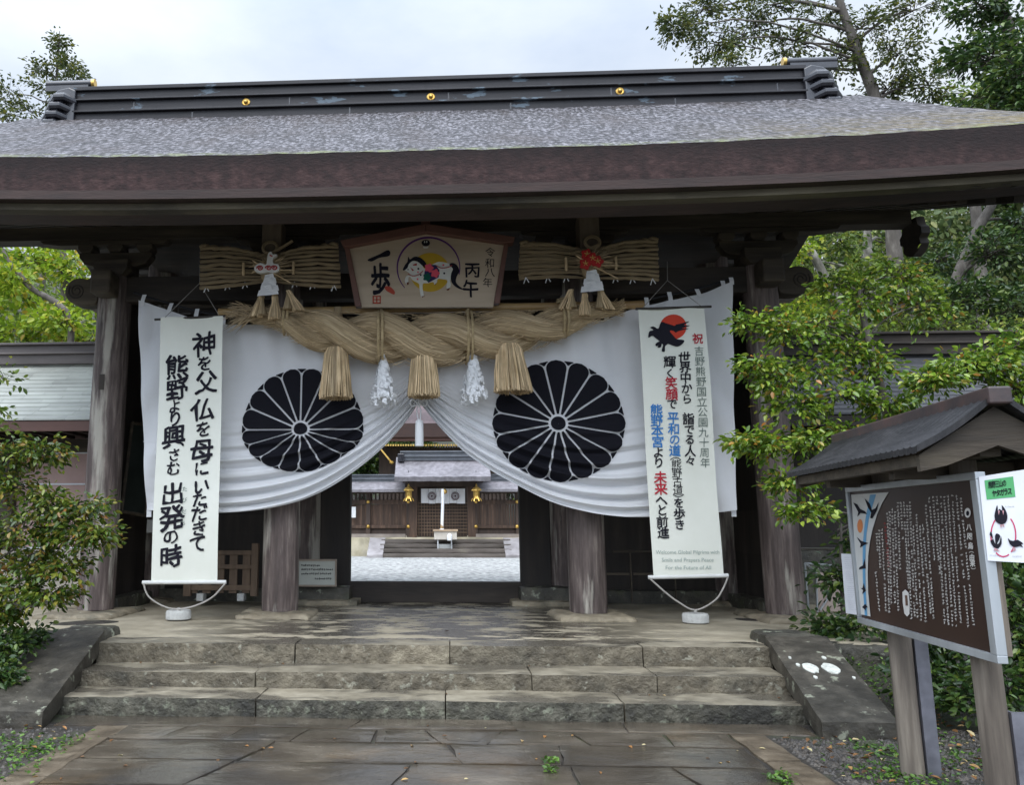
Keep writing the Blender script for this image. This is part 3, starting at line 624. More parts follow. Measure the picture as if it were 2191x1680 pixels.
XL0, XL1, XR0, XR1 = at(293, 640, YN).x, at(316, 1092, YN).x, at(1566, 604, YN).x, at(1574, 1092, YN).x
def yfold(x, z):
    s = -1 if x < XT else 1
    zb = zbl(x) if s < 0 else zbr(x); zt = ztop(x); H = max(.3, zt-zb); q = (z-zb)/H
    d = abs(x-XT)/3.7
    A = .066*sstep(.52, .10, q)*(.55+.45*sstep(0, .5, d))*sstep(.98, .66, d)
    ph = 2*PI*(6.2*max(0, q)**.80*1.9+.35*math.sin(3*d+s)+.25*d*s)
    y = -A*math.sin(ph)*(1 if q > .03 else .4)
    y += .012*sstep(.6, .2, q)*sstep(.98, .66, d)*math.sin(ph*2.3+3*mnoise.noise(Vector((x*1.2, z*2, 6))))
    y += -.05*sstep(.6, .0, q)*sstep(.05, .35, d)                       # belly of the gathered cloth
    top = sstep(.45, 1., q)
    y += .030*top*math.sin(x*8+1.6*math.sin(x*2.1)+z*.8)+.016*top*math.sin(x*19+z*2+2*mnoise.noise(Vector((x*1.5, z, 4))))
    if d > .62:                                                          # diagonal pull toward the hung corner
        k = sstep(.62, .95, d); y += .024*k*math.sin((abs(x-XT)*7+z*3.2)*1.7+mnoise.noise(Vector((x, z*2, 8))))
    y += .010*mnoise.noise(Vector((x*1.4, z*1.4, 2)))
    return YN+y
curtain = empty('shrine_curtain', (XT, YN, 4.2), 'long white shrine curtain drawn up at its middle, two black chrysanthemum crests', 'curtain')
for s in (-1, 1):
    rows = []; nx, nz_ = 170, 240
    for j in range(nz_+1):
        q = j/nz_; r = []
        for i in range(nx+1):
            t = i/nx
            xo_ = XL1+(XL0-XL1)*q if s < 0 else XR1+(XR0-XR1)*q
            x = XT+(xo_-XT)*t
            zb = zbl(x) if s < 0 else zbr(x); z = zb+(ztop(x)-zb)*q
            r.append((x, yfold(x, z), z))
        rows.append(r)
    mb = MB(); mb.grid(rows, flip=(s < 0)); cl = mb.build('curtain_half', cloth, curtain, smooth=180)
    # sewn seams: two cloth widths joined, a thin raised line
    for q in (.36, .70):
        mb = MB(); P = []
        for i in range(0, 120):
            x = XT+((XL1+(XL0-XL1)*q if s < 0 else XR1+(XR0-XR1)*q)-XT)*(.25+.75*i/119); zb = zbl(x) if s < 0 else zbr(x); z = zb+(ztop(x)-zb)*(q if q > .5 else q*.9)
            P.append((x, yfold(x, z)-.004, z))
        mb.tube(P, .004, 4); mb.build('seam', cloth, cl)
    # chrysanthemum crest: 16 petals, 16 tips behind, round heart
    (cu, cv, rl, rr_, ru, rd_) = (643, 920, 129, 139, 136, 92) if s < 0 else (1194, 907, 140, 141, 138, 124)
    k = px(YN); c = at(cu, cv, YN); xc, zc = c.x, c.z
    cbox = empty('crest', (0, 0, 0), None, None); cbox.parent = curtain; cbox.location = (0, 0, 0)
    def cm(a, b, off):      # unit disc -> point on the cloth
        x = xc+a*(rr_ if a > 0 else rl)*k; bz = b*(ru if b > 0 else rd_)*k
        if s < 0 and b < 0 and a > 0: bz *= 1-.30*a*a*min(1, -b*1.6)         # gathered up by the folds
        z = zc+bz*1.0
        zb = zbl(x) if s < 0 else zbr(x); z = max(z, zb+.05)
        return (x, yfold(x, z)-off, z)
    def petal(mb, ang, r0, r1, half, off, n=44, m=8):
        P = []
        for i in range(n+1):
            t = (i/n)**.8; r = r0+(r1-r0)*t; wd = max(.004, r*half-.015)
            if r > r1-.17:
                e = (r-(r1-.17))/.17; wd *= math.sqrt(max(0, 1-e*e))
            P.append([cm(*(lambda r_, w_: (r_*math.cos(ang)-w_*math.sin(ang), r_*math.sin(ang)+w_*math.cos(ang)))(r, wd*(2*j/m-1)), off) for j in range(m+1)])
        mb.grid(P)
    def tip(mb, ang, off, m=6):
        P = []
        for i in range(8):
            r = .925+.062*i/7; e = min(1, (r-.83)/.17); wd = max(.002, r*math.tan(PI/16)-(r*math.tan(PI/16)-.015)*math.sqrt(1-e*e)-.032)
            if i == 7: wd *= .6
            P.append([cm(*(lambda r_, w_: (r_*math.cos(ang)-w_*math.sin(ang), r_*math.sin(ang)+w_*math.cos(ang)))(r, wd*(2*j/m-1)), off) for j in range(m+1)])
        mb.grid(P)
    a0 = PI/2+PI/16*(0 if s > 0 else 1)
    mb = MB()
    for i in range(16): tip(mb, a0+PI/16+i*PI/8, .018)
    mb.build('petal_tips', black_dye, curtain, smooth=180).parent = cbox
    mb = MB()
    for i in range(16): petal(mb, a0+i*PI/8, .150, 1., math.tan(PI/16), .019)
    mb.build('petals', black_dye, curtain, smooth=180).parent = cbox
    mb = MB(); mb.grid([[cm(rr*math.cos(2*PI*j/24), rr*math.sin(2*PI*j/24), .019) for j in range(25)] for rr in (.002, .05, .085, .112)]); mb.build('crest_heart', black_dye, curtain, smooth=180).parent = cbox
# loops that hang it from the black rope
rope_pts = [at(u, v, YN+.02) for u, v in ((286, 626), (330, 640), (375, 653), (430, 668), (500, 678), (640, 690), (900, 700), (1180, 688), (1300, 668), (1365, 646), (1430, 632), (1500, 616), (1570, 594))]
mb = MB(); mb.tube(catmull(rope_pts, 8), .017, 8); rp2 = mb.build('curtain_rope', rope_black, smooth=60, origin=rope_pts[0])
tag(rp2, 'thin black twisted rope carrying the white curtain between the outer pillars', 'rope')
for (u0, v0, u1, v1) in ((310, 634, 303, 652), (368, 652, 360, 668), (423, 664, 418, 684), (480, 674, 478, 692), (1296, 664, 1298, 684), (1382, 640, 1385, 656), (1431, 628, 1436, 646), (1490, 622, 1497, 632), (1545, 604, 1549, 616), (1563, 597, 1566, 606)):
    a, b = at(u0, v0-3, YN-.01), at(u1, v1+3, YN-.02); mb = MB(); d = Vector((.028, 0, 0))
    mb.grid([[a-d+Vector((0, -.012, 0)), a+d+Vector((0, -.012, 0))], [(a+b)/2-d+Vector((0, -.02, 0)), (a+b)/2+d+Vector((0, -.02, 0))], [b-d, b+d]], flip=True); mb.build('hanging_loop', cloth, curtain)
for (u0, v0, u1, v1) in ((319, 1088, 319, 1107), (1569, 1088, 1571, 1106)):
    a, b = at(u0, v0, YN-.01), at(u1, v1, YN-.01); mb = MB(); mb.box(min(a.x, b.x)-.028, max(a.x, b.x)+.028, YN-.012, YN-.006, b.z, a.z); mb.build('hem_tape', cloth, curtain)
# the cord bow and white tassel at the middle
p = at(896, 866, YN-.08)
mb = MB()
mb.tube(catmull([p+Vector((0, 0, .9)), p+Vector((.01, -.01, .4)), p], 6), .012, 6)
for s in (-1, 1):
    mb.tube(catmull([p, p+Vector((s*.07, -.01, .06)), p+Vector((s*.11, -.01, .03)), p+Vector((s*.08, 0, -.02)), p+Vector((s*.01, -.01, 0))], 5), .010, 6)
    mb.tube(catmull([p, p+Vector((s*.025, -.01, -.08)), at(897, 900, YN-.08)+Vector((s*.012, 0, 0))], 5), .009, 6)
mb.build('tie_cord', paper, curtain, smooth=60)
a = at(897, 898, YN-.08); b = at(898, 955, YN-.08)
mb = MB(); mb.lathe([(.02, 0), (.045, -.02), (.052, -.06), (.056, (b.z-a.z)), (.03, (b.z-a.z)-.005)], (a.x, a.y, a.z), 14); recalc(mb.build('tie_tassel', paper, curtain, smooth=50))

# ---------------------------------------------------------------- straw rope on its bamboo pole
YP = 10.75
a, b = at(468, 669, YP+.2), at(1377, 652, YP+.2)
mb = MB(); n = 30; pts = [a.lerp(b, i/n) for i in range(n+1)]; mb.tube(pts, [.052+(.006 if i % 5 == 0 else 0) for i in range(n+1)], 12)
pole = tag(mb.build('bamboo_pole', bamboo, smooth=50, origin=a), 'long brown bamboo pole carrying the thick straw rope under the painted plaque', 'pole')
shime = empty('sacred_straw_rope', at(900, 660, YP+.1), 'massive twisted straw rope with three bell shaped straw tassels, tied to the pole', 'straw rope')
ctr = catmull([at(u, v, YP) for u, v in ((528, 672), (585, 680), (640, 696), (700, 711), (800, 722), (905, 728), (1010, 722), (1110, 711), (1190, 693), (1255, 674), (1312, 664))], 14)
rad = interp([(i/10, r) for i, r in enumerate((.085, .13, .20, .27, .315, .325, .315, .275, .20, .13, .08))])
lens = [0]
for i in range(1, len(ctr)): lens.append(lens[-1]+(ctr[i]-ctr[i-1]).length)
for ph in (0., PI):
    P, RR = [], []
    for i, c in enumerate(ctr):
        t = (ctr[min(i+1, len(ctr)-1)]-ctr[max(i-1, 0)]).normalized(); up = Vector((0, 1, 0)).cross(t).normalized()
        if up.z < 0: up = -up
        fr = Vector((0, -1, 0)); f = i/(len(ctr)-1); r = rad(f)
        th = ph-.35+2*PI*lens[i]/1.62
        P.append(c+(up*math.cos(th)+fr*math.sin(th))*r*.46); RR.append(r*.62)
    mb = MB(); mb.tube(P, RR, 22)
    mb.v = [tuple(Vector(v)+.010*mnoise.noise_vector(Vector(v)*9)) for v in mb.v]
    mb.build('rope_strand', straw, shime, smooth=180)
def fibers(name, gen, n, mat_, par, r=.0035):
    mb = MB()
    for _ in range(n):
        pts, rr = gen(); mb.tube(pts, rr or [r, r*.4], 3, caps=False)
    return mb.build(name, mat_, par)
def stray():
    i = random.randrange(3, len(ctr)-3); f = i/(len(ctr)-1); r = rad(f)*1.03; a_ = random.uniform(0, 2*PI)
    t = (ctr[i+1]-ctr[i-1]).normalized(); d = Vector((0, -abs(math.cos(a_)), math.sin(a_))); p = ctr[i]+d*r*random.uniform(.93, 1.0)
    e = p+(t*random.choice((-1, 1))+d*random.uniform(.0, .4)+Vector((0, 0, -.25))).normalized()*random.uniform(.05, .16)
    return [p, (p+e)/2+d*.006, e], [.0028, .0024, .001]
fibers('stray_straw', stray, 1500, straw_loose, shime)
e0 = ctr[0]
def frayL():
    p = e0+Vector((random.uniform(-.02, .14), random.uniform(-.07, .07), random.uniform(-.08, .08))); e = p+Vector((-random.uniform(.12, .34), random.uniform(-.08, .05), random.uniform(-.2, .13)))
    return [p, (p+e)/2+Vector((0, 0, .02)), e], [.006, .005, .002]
fibers('frayed_end', frayL, 160, straw_loose, shime)
e1 = ctr[-1]
fibers('frayed_end', lambda: (lambda p, e: ([p, (p+e)/2, e], [.006, .005, .002]))(e1+Vector((random.uniform(-.1, .02), random.uniform(-.05, .05), random.uniform(-.05, .05))), e1+Vector((random.uniform(.05, .17), random.uniform(-.06, .06), random.uniform(-.08, .16)))), 90, straw_loose, shime)
# ties that bind the rope to the pole
for u in (612, 812, 1005, 1205):
    i = min(range(len(ctr)), key=lambda j: abs(ctr[j].x-at(u, 700, YP).x)); r = rad(i/(len(ctr)-1))*1.07; c = ctr[i]; tp = a.lerp(b, (c.x-a.x)/(b.x-a.x))
    for d in (-.026, .026):
        mb = MB(); pts = []
        for k in range(25):
            q = 2*PI*k/24; pts.append((c.x+d+.02*math.sin(q), c.y-r*math.sin(q), c.z-r*math.cos(q)))
        mb.tube(pts, .017, 6); mb.build('tie_cord', hemp, shime, smooth=60)
    mb = MB(); mb.tube([(c.x, c.y-.05, c.z+r*.8), (c.x, tp.y-.07, tp.z+.03), (c.x+.03, tp.y-.05, tp.z+.10), (c.x-.05, tp.y-.08, tp.z+.06)], .02, 6); mb.tube([(c.x-.06, tp.y-.07, tp.z+.03), (c.x+.05, tp.y-.08, tp.z+.07)], .018, 6); mb.build('tie_knot', hemp, shime, smooth=60)
mb = MB(); p = at(723, 672, YP+.05); mb.tube([p+Vector((0, 0, .09)), p, p-Vector((0, 0, .12))], [.05, .06, .07], 10); mb.build('hanging_stub', straw, shime, smooth=60)
# straw tassels
def straw_tassel(par, top, bot, rt, rb, n=230, name='tassel', rs=.011, band=True):
    """a bell of many straws tied at the top"""
    top, bot = Vector(top), Vector(bot); mb = MB(); h = (bot-top)
    for i in range(n):
        a_ = random.uniform(0, 2*PI); q = math.sqrt(random.uniform(.25, 1)); d = Vector((math.cos(a_), math.sin(a_), 0)); r_ = random.uniform(.94, 1.05)
        P = []
        for t, rr in ((0, rt*.75), (.12, rt), (.3, rt*1.08), (.6, rt+(rb-rt)*.62), (.95, rb*random.uniform(.94, 1.05)), (1.0, rb*random.uniform(.93, 1.06))):
            P.append(top+h*(t*random.uniform(.975, 1.012))+d*rr*q*r_+Vector((random.gauss(0, .003), random.gauss(0, .003), 0)))
        mb.tube(P, [rs, rs, rs*.95, rs*.9, rs*.8, rs*.7], 4, caps=True)
    core = MB(); core.lathe([(rt*.7, 0), (rt*.85, -abs(h.z)*.15), (rt*.9, -abs(h.z)*.3), (rb*.8, -abs(h.z)*.9), (rb*.3, -abs(h.z)*.93)], top, 14)
    t_ = mb.build(name, straw_loose, par); recalc(core.build('tassel_core', straw, par, smooth=60)).parent = t_
    return t_
YT = YP-.1
for (u0, v0, u1, v1, w0, w1) in ((720, 745, 719, 853, 28, 36), (905, 740, 907, 850, 27, 36), (1088, 738, 1097, 840, 31, 42)):
    k = px(YT); a_, b_ = at(u0, v0, YT), at(u1, v1, YT)
    straw_tassel(shime, a_, b_, w0*k*.9, w1*k*.97, rs=.0095, n=420)
# white paper tassels
def shide_tassel(u0, v0, u1, v1, w1, lb):
    k = px(YT); a_, b_ = at(u0, v0, YT), at(u1, v1, YT); mb = MB(); H = a_.z-b_.z; rb = w1*k
    mb.lathe([(.012, .06), (.03, 0), (rb*.55, -H*.45), (rb*.62, -H*.9)], a_, 10)
    for i in range(230):
        t = random.random()**.8; ang = random.uniform(0, 2*PI); r = (.03+(rb-.03)*min(1, t*1.25))*random.uniform(.72, 1.0)
        c = a_+Vector((r*math.cos(ang), r*math.sin(ang), -H*t*.97)); d = Vector((math.cos(ang), math.sin(ang), 0)); sd = Vector((-d.y, d.x, 0)); s_ = random.uniform(.018, .034)
        q = [c-sd*s_*.6+d*.0, c+sd*s_*.6+d*.012, c+sd*s_*.5+d*.022-Vector((0, 0, s_*1.3)), c-sd*s_*.7+d*.006-Vector((0, 0, s_*1.1))]
        q2 = [q[3], q[2], q[2]-Vector((0, 0, s_*1.1))-d*.016+sd*.012, q[3]-Vector((0, 0, s_*1.2))+d*.014+sd*.01]
        mb.poly(q); mb.poly(q2)
    mb.build('paper_tassel', paper, shime)
shide_tassel(820, 765, 820, 862, 27, ''); shide_tassel(1012, 758, 1014, 858, 28, '')

# ---------------------------------------------------------------- painted plaque above the rope
YQ = 10.72
plq = empty('painted_plaque', at(908, 655, YQ), 'large pale wooden votive plaque with a painted horse and black brush writing', 'plaque')
Zs = 560/2191                           # drawing units of the plaque -> photo pixels
def fq(off): return lambda x, y: at((1120+x*Zs)*.65442, (700+y*Zs)*.65442, YQ)+Vector((0, -off, 0))
bd = [fq(0)(*p) for p in ((90, 445), (1065, 258), (2062, 400), (1925, 1190), (240, 1190))]
mb = MB(); mb.prism([(p.x, p.z) for p in bd], YQ, YQ+.06); brd = recalc(mb.build('board', plaque_w, plq))
def frame(pts, nm, d0=-.05, d1=.09):
    mb = MB(); mb.prism([(fq(0)(*p).x, fq(0)(*p).z) for p in pts], YQ+d0, YQ+d1); return recalc(mb.build(nm, plaque_f, plq, bevel=.008))
frame([(-20, 365), (1065, 150), (1065, 256), (95, 445), (20, 440)], 'roof_trim', -.10); frame([(1065, 150), (2200, 320), (2180, 385), (2062, 400), (1065, 256)], 'roof_trim', -.10)
frame([(30, 440), (92, 442), (245, 1190), (165, 1190)], 'side_trim'); frame([(2062, 396), (2118, 396), (2010, 1150), (1935, 1150)], 'side_trim')
frame([(1005, 80), (1120, 80), (1118, 170), (1008, 170)], 'crest_block', -.06)
paint = {n: mk('plaque_paint_'+n, c) for n, c in (('yellow', (.50, .32, .03)), ('white', (.68, .68, .62)), ('purple', (.10, .03, .15)), ('pink', (.75, .10, .15)), ('green', (.01, .10, .07)), ('navy', (.035, .03, .10)), ('red', (.35, .03, .025)), ('brown', (.16, .05, .03)))}
pw = empty('horse_painting', (0, 0, 0), None, None); pw.parent = plq
_ly = [0]
def art(mat_, polys, nm, sm=3):
    _ly[0] += 1; mb = MB(); f = fq(.002+.0012*_ly[0])
    for p in polys: put_poly(mb, smooth_poly(p, sm) if sm > 1 else p, f)
    o = mb.build(nm, mat_, plq); o.parent = pw; return o
art(paint['yellow'], [circle(1120, 745, 255, 250, 40)], 'sun_disc', 1)
mb = MB(); ring(mb, 1100, 690, 400, 390, lambda t: 5+8*math.sin(PI*t), fq(.0025), .22, -3.85, 90); o = mb.build('purple_ring', paint['purple'], plq); o.parent = pw
art(paint['white'], [[(775, 690), (830, 640), (900, 600), (1000, 625), (1050, 700), (1160, 640), (1230, 612), (1330, 625), (1400, 660), (1420, 740), (1400, 810), (1375, 850), (1385, 900), (1370, 950), (1335, 965), (1330, 920), (1340, 850), (1290, 835), (1220, 830), (1205, 880), (1175, 905), (1160, 870), (1090, 885), (1030, 890), (1025, 960), (1040, 1055), (1005, 1060), (985, 950), (975, 890), (900, 850), (860, 800), (840, 830), (845, 890), (820, 900), (795, 855), (820, 790), (870, 780), (835, 740), (790, 715)]], 'horse_body')
art(ink, [[(770, 710), (800, 650), (830, 610), (840, 545), (865, 580), (920, 545), (1000, 560), (1070, 630), (1060, 690), (1020, 660), (960, 610), (900, 600), (850, 640), (830, 690), (790, 720)],
          [(1365, 650), (1400, 625), (1460, 650), (1495, 730), (1460, 800), (1450, 870), (1500, 930), (1560, 965), (1500, 960), (1420, 910), (1385, 840), (1390, 760), (1410, 700)]], 'mane_and_tail')
art(paint['navy'], [[(1140, 650), (1190, 650), (1240, 720), (1230, 810), (1100, 880), (1040, 810), (1050, 730)]], 'saddle_cloth', 1)
def flower(cx, cy, r): return [(cx+r*(1+.16*math.cos(5*a_))*math.cos(a_), cy+r*(1+.16*math.cos(5*a_))*math.sin(a_)) for a_ in [2*PI*i/40 for i in range(40)]]
art(paint['green'], [flower(1080, 810, 48)], 'green_flower', 1); art(paint['pink'], [flower(1105, 690, 52), flower(1185, 760, 52)], 'pink_flowers', 1)
art(paint['red'], [[(895, 650), (950, 630), (950, 660), (905, 660)], [(865, 680), (915, 720), (895, 732)]], 'red_marks', 1)
mb = MB()
for pts in ([(840, 770), (900, 795), (970, 780), (1030, 730)], [(1195, 660), (1260, 692), (1340, 685), (1400, 660)]):
    P = [fq(.013)(*q) for q in pts]; mb.tube(catmull(P, 5), .006, 4)
o = mb.build('red_harness', paint['red'], plq); o.parent = pw
art(ink, [circle(970, 702, 13), circle(1000, 782, 11), circle(1300, 760, 13), circle(838, 712, 8)], 'dots', 1); art(paint['pink'], [circle(965, 745, 10), circle(960, 835, 12), circle(1290, 655, 12)], 'pink_dots', 1)
art(paint['brown'], [[(820, 880), (850, 870), (845, 905), (825, 910)], [(1010, 1055), (1055, 1050), (1020, 1072)], [(1330, 965), (1375, 945), (1360, 975), (1335, 980)], [(1175, 905), (1210, 880), (1185, 912)]], 'hooves', 1)
art(ink, [[(1010, 370), (1025, 345), (1050, 335), (1085, 335), (1110, 350), (1118, 380), (1100, 405), (1065, 412), (1030, 405)]], 'round_crest'); art(paint['white'], [circle(1050, 360, 7, 13), circle(1078, 358, 7, 13), [(1030, 415), (1065, 422), (1100, 415), (1095, 440), (1065, 445), (1035, 440)]], 'crest_marks', 1)
mb = MB(); f = fq(.004)
put_poly(mb, smooth_poly([(322, 582), (375, 606), (470, 560), (585, 540), (612, 500), (595, 465), (555, 468), (470, 515)], 4), f)
put_char(mb, '歩', 485, 830, 250, f, 400, .03, .06); put_char(mb, '丙', 1662, 715, 195, f, 185, .025, .06); put_char(mb, '午', 1640, 955, 200, f, 230, .022, .06)
for ch, x, y in (('令', 1888, 485), ('和', 1885, 625), ('八', 1885, 745), ('年', 1855, 875)): put_char(mb, ch, x, y, 125, f, 120, .004, .05)
mb.build('brush_writing', ink, plq)
mb = MB(); put_poly(mb, smooth_poly([(540, 930), (600, 925), (665, 985), (660, 1030), (600, 1005), (555, 975)], 3), f)
for q in ((385, 1045, 490, 1060), (385, 1130, 490, 1148), (385, 1045, 400, 1148), (475, 1045, 490, 1148), (430, 1060, 446, 1130), (400, 1088, 475, 1102)): put_poly(mb, [(q[0], q[1]), (q[2], q[1]), (q[2], q[3]), (q[0], q[3])], f)
mb.build('red_seals', mk('seal_red', (.42, .07, .045)), plq)

# ---------------------------------------------------------------- two straw fan ornaments
YS = 10.75
charm_white = flat('charm_white', (.75, .74, .70), .5); charm_red = flat('charm_red', (.45, .02, .02), .45, .4); charm_gold = flat('charm_gold', (.6, .42, .12), .4)
def fan(cu, cv, lb, kind, left, right, tass, pstrip):
    e = empty('straw_fan_ornament', at(cu, cv, YS), lb, 'straw ornament', 'straw fan ornaments either side of the plaque')
    c = at(cu, cv, YS)
    for (ut, vt, ub, vb) in (left, right):
        A, B = at(ut, vt, YS), at(ub, vb, YS); mb = MB(); n = 10
        for i in range(n):
            t = (i+.5)/n; o = A.lerp(B, t); y0 = c.z+(.5-t)*.34; sx = 1 if o.x > c.x else -1
            P, RR = [], []
            for k in range(11):
                s = k/10; x = c.x+(o.x-c.x)*s*random.uniform(.995, 1.005)+sx*.0; z = y0+(o.z-y0)*(1-(1-s)**2.2)+.022*mnoise.noise(Vector((s*5, i*1.7, cu)))
                P.append((x, YS-.05-.06*math.sin(PI*s)+.014*(i % 2)+.008*random.uniform(-1, 1), z)); RR.append((.014+.0125*min(1, s*1.8))*(1+.25*mnoise.noise(Vector((s*9, i*3, cu)))))
            mb.tube(P, RR, 7)
        mb.build('straw_wing', straw, e, smooth=180)
        mb = MB(); mb.grid([[(x, YS-.03, z) for x, z in ((c.x, c.z+.14), ((c.x+A.x)/2, (c.z+.17+A.z)/2), (A.x, A.z))], [(x, YS-.03, z) for x, z in ((c.x, c.z-.14), ((c.x+B.x)/2, (c.z-.17+B.z)/2), (B.x, B.z))]]); mb.build('gap_shade_backing', wood_dark, e)  # dark sheet that paints in the shadow between the straw bundles
        mb = MB()         # twisted rim along the top edge and stitching ends below
        for ph in (0, PI):
            P = []
            for k in range(40):
                s = k/39; P.append((c.x+(A.x-c.x)*s, YS-.07+.022*math.cos(s*26+ph), c.z+.15+(A.z-c.z-.15)*s**.75+.022*math.sin(s*26+ph)))
            mb.tube(P, .022, 6)
        mb.build('twisted_rim', straw, e, smooth=180)
        mb = MB()
        for s in (.35, .6, .9):
            x = c.x+(B.x-c.x)*s; z = c.z-.17+(B.z-c.z+.17)*s; mb.tube([(x, YS-.07, z+.03), (x-.03, YS-.08, z-.055)], .008, 4); mb.tube([(x, YS-.07, z+.03), (x+.035, YS-.08, z-.04)], .007, 4)
        mb.build('stitch_end', paper, e)
        mb = MB()
        for s in (.36, .42):
            x = c.x+(A.x-c.x)*s; zt, zb = c.z+.155+(A.z-c.z-.155)*s**.6, c.z-.155+(B.z-c.z+.155)*s**.6
            P = [(x+.02*math.sin(k), YS-.125, zt+(zb-zt)*k/8) for k in range(9)]
            if s > .4: continue
            mb.tube([(x, YS-.13, c.z+.08), (x+.0, YS-.14, c.z), (x+.0, YS-.12, c.z-.09)], .02, 5)
        mb.build('binding_cord', straw_loose, e)
    mb = MB(); mb.lathe([(.05, -.2), (.12, -.12), (.14, 0), (.12, .12), (.05, .2)], (c.x, YS-.05, c.z), 12, sx=1, sy=.7); recalc(mb.build('centre_knot', straw, e, smooth=60))
    # loop on top with a loose rope end
    mb = MB(); q = c+Vector((-.0 if kind == 'horse' else .03, -.1, .29)); rr = .085
    mb.tube([(q.x+rr*math.cos(a_)*1.1, q.y+.02*math.sin(a_), q.z+rr*math.sin(a_)) for a_ in [2*PI*i/20 for i in range(21)]], .022, 7)
    if kind == 'horse': mb.tube([(q.x+.06, q.y-.02, q.z-.06), (q.x+.18, q.y-.03, q.z+.0), (q.x+.30, q.y-.02, q.z+.08)], [.022, .022, .02], 7)
    else: mb.tube([(q.x+.07, q.y-.02, q.z-.04), (q.x-.08, q.y-.03, q.z-.11), (q.x-.3, q.y-.02, q.z-.14)], [.022, .022, .018], 7)
    mb.build('rope_loop', straw, e, smooth=60)
    y = YS-.2; g = .0125
    if kind == 'horse':
        f = lambda off: (lambda a_, b_: Vector((c.x+a_*g*1.0, y-off, c.z+b_*g)))
        mb = MB(); pts = smooth_poly([(-14, 0), (-13, -5), (-7, -7), (0, -6), (6, -7), (12, -4), (11, 2), (6, 3), (5, 8), (8, 11), (9, 13), (5, 13), (3, 16), (0, 14), (-1, 8), (-2, 2), (-8, 4)], 3)
        mb.prism([(f(0)(*p).x, f(0)(*p).z) for p in pts], y-.012, y+.05); recalc(mb.build('horse_charm', charm_white, e, bevel=.008))
        mb = MB()
        for cx in (-8, 1, 7):
            P = []
            for k in range(16): a_ = k/15*3*PI; r = .6+3.0*k/15; P.append(f(.018)(cx+r*math.cos(a_), -2+r*.8*math.sin(a_)))
            mb.tube(P, .008, 5)
        mb.tube([f(.018)(2, 12), f(.018)(4.5, 10.5)], .008, 5); mb.build('red_spiral', charm_red, e)
    else:
        for i, (a_, b_) in enumerate(((-5, 8), (-7, -2), (5, 0), (0, 3))):
            mb = MB(); P = flower(0, 0, 5.6); mb.prism([(c.x+(a_+p[0])*g, c.z+(b_+p[1])*g) for p in P], y-.01*i, y+.03); fl = recalc(mb.build('red_blossom', charm_red, e, bevel=.006))
            mb = MB()
            for k in range(5): an = 2*PI*k/5+.3; mb.tube([(c.x+a_*g, y-.01*i-.012, c.z+b_*g), (c.x+(a_+3*math.cos(an))*g, y-.01*i-.012, c.z+(b_+3*math.sin(an))*g)], .005, 4)
            mb.build('stamen', charm_gold, fl)
    # rice ears and dry fern tufts
    def tuft():
        an = random.uniform(-.9, 3.6); l = random.uniform(.12, .26); p0 = Vector((c.x+.03*math.cos(an), y+.07, c.z+.03*math.sin(an))); e_ = p0+Vector((math.cos(an)*l, -.03, math.sin(an)*l*.7))
        return [p0, (p0+e_)/2+Vector((0, -.02, .015)), e_], [.008, .007, .003]
    fibers('dry_tuft', tuft, 70, straw_loose, e)
    mb = MB()
    for an, l in ((-.05, .33), (-.55, .36), (2.6, .24)): mb.tube([(c.x, y+.03, c.z-.04), (c.x+l*math.cos(an), y-.01, c.z-.04+l*math.sin(an))], [.014, .006], 6)
    mb.build('twig', straw_loose, e)
    # zigzag paper streamers
    (pu0, pv0, pu1, pv1, pwid) = pstrip; P0, P1 = at(pu0, pv0, YS-.22), at(pu1, pv1, YS-.22); mb = MB(); H = P0.z-P1.z; wv = pwid*px(YS)
    for k in range(5):
        for l_ in range(2):
            t = k/5; ww = wv*(.45+.55*t)*(1-.2*l_); z0 = P0.z-H*t; z1 = z0-H*.30; o_ = (.035 if (k+l_) % 2 else -.035)*(.4+t)
            mb.poly([(P0.x-ww/2+o_, y-.02-.018*l_-.004*k, z0), (P0.x+ww/2+o_, y-.035-.018*l_-.004*k, z0+.012), (P0.x+ww/2+o_+.018, y-.02-.02*l_-.004*k, z1+.02), (P0.x-ww/2+o_-.018, y-.03-.02*l_-.004*k, z1)])
    mb.build('paper_streamer', paper, e)
    for (u0, v0, u1, v1) in tass:
        a_, b_ = at(u0, v0, YS-.16), at(u1, v1, YS-.16); straw_tassel(e, a_, b_, .035, .085, n=60, rs=.008)
    return e
fan(580, 580, 'straw fan ornament with a white horse charm and red spirals, hung beside the plaque', 'horse', (432, 530, 430, 622), (724, 526, 731, 619), [(560, 630, 547, 679), (588, 630, 589, 685), (617, 622, 641, 666)], (577, 588, 577, 630, 34))
fan(1262, 570, 'straw fan ornament with red plum blossoms at its knot, hung beside the plaque', 'plum', (1112, 523, 1109, 602), (1404, 515, 1408, 605), [(1222, 620, 1208, 663), (1251, 628, 1252, 676), (1283, 618, 1303, 664)], (1266, 580, 1266, 622, 36))
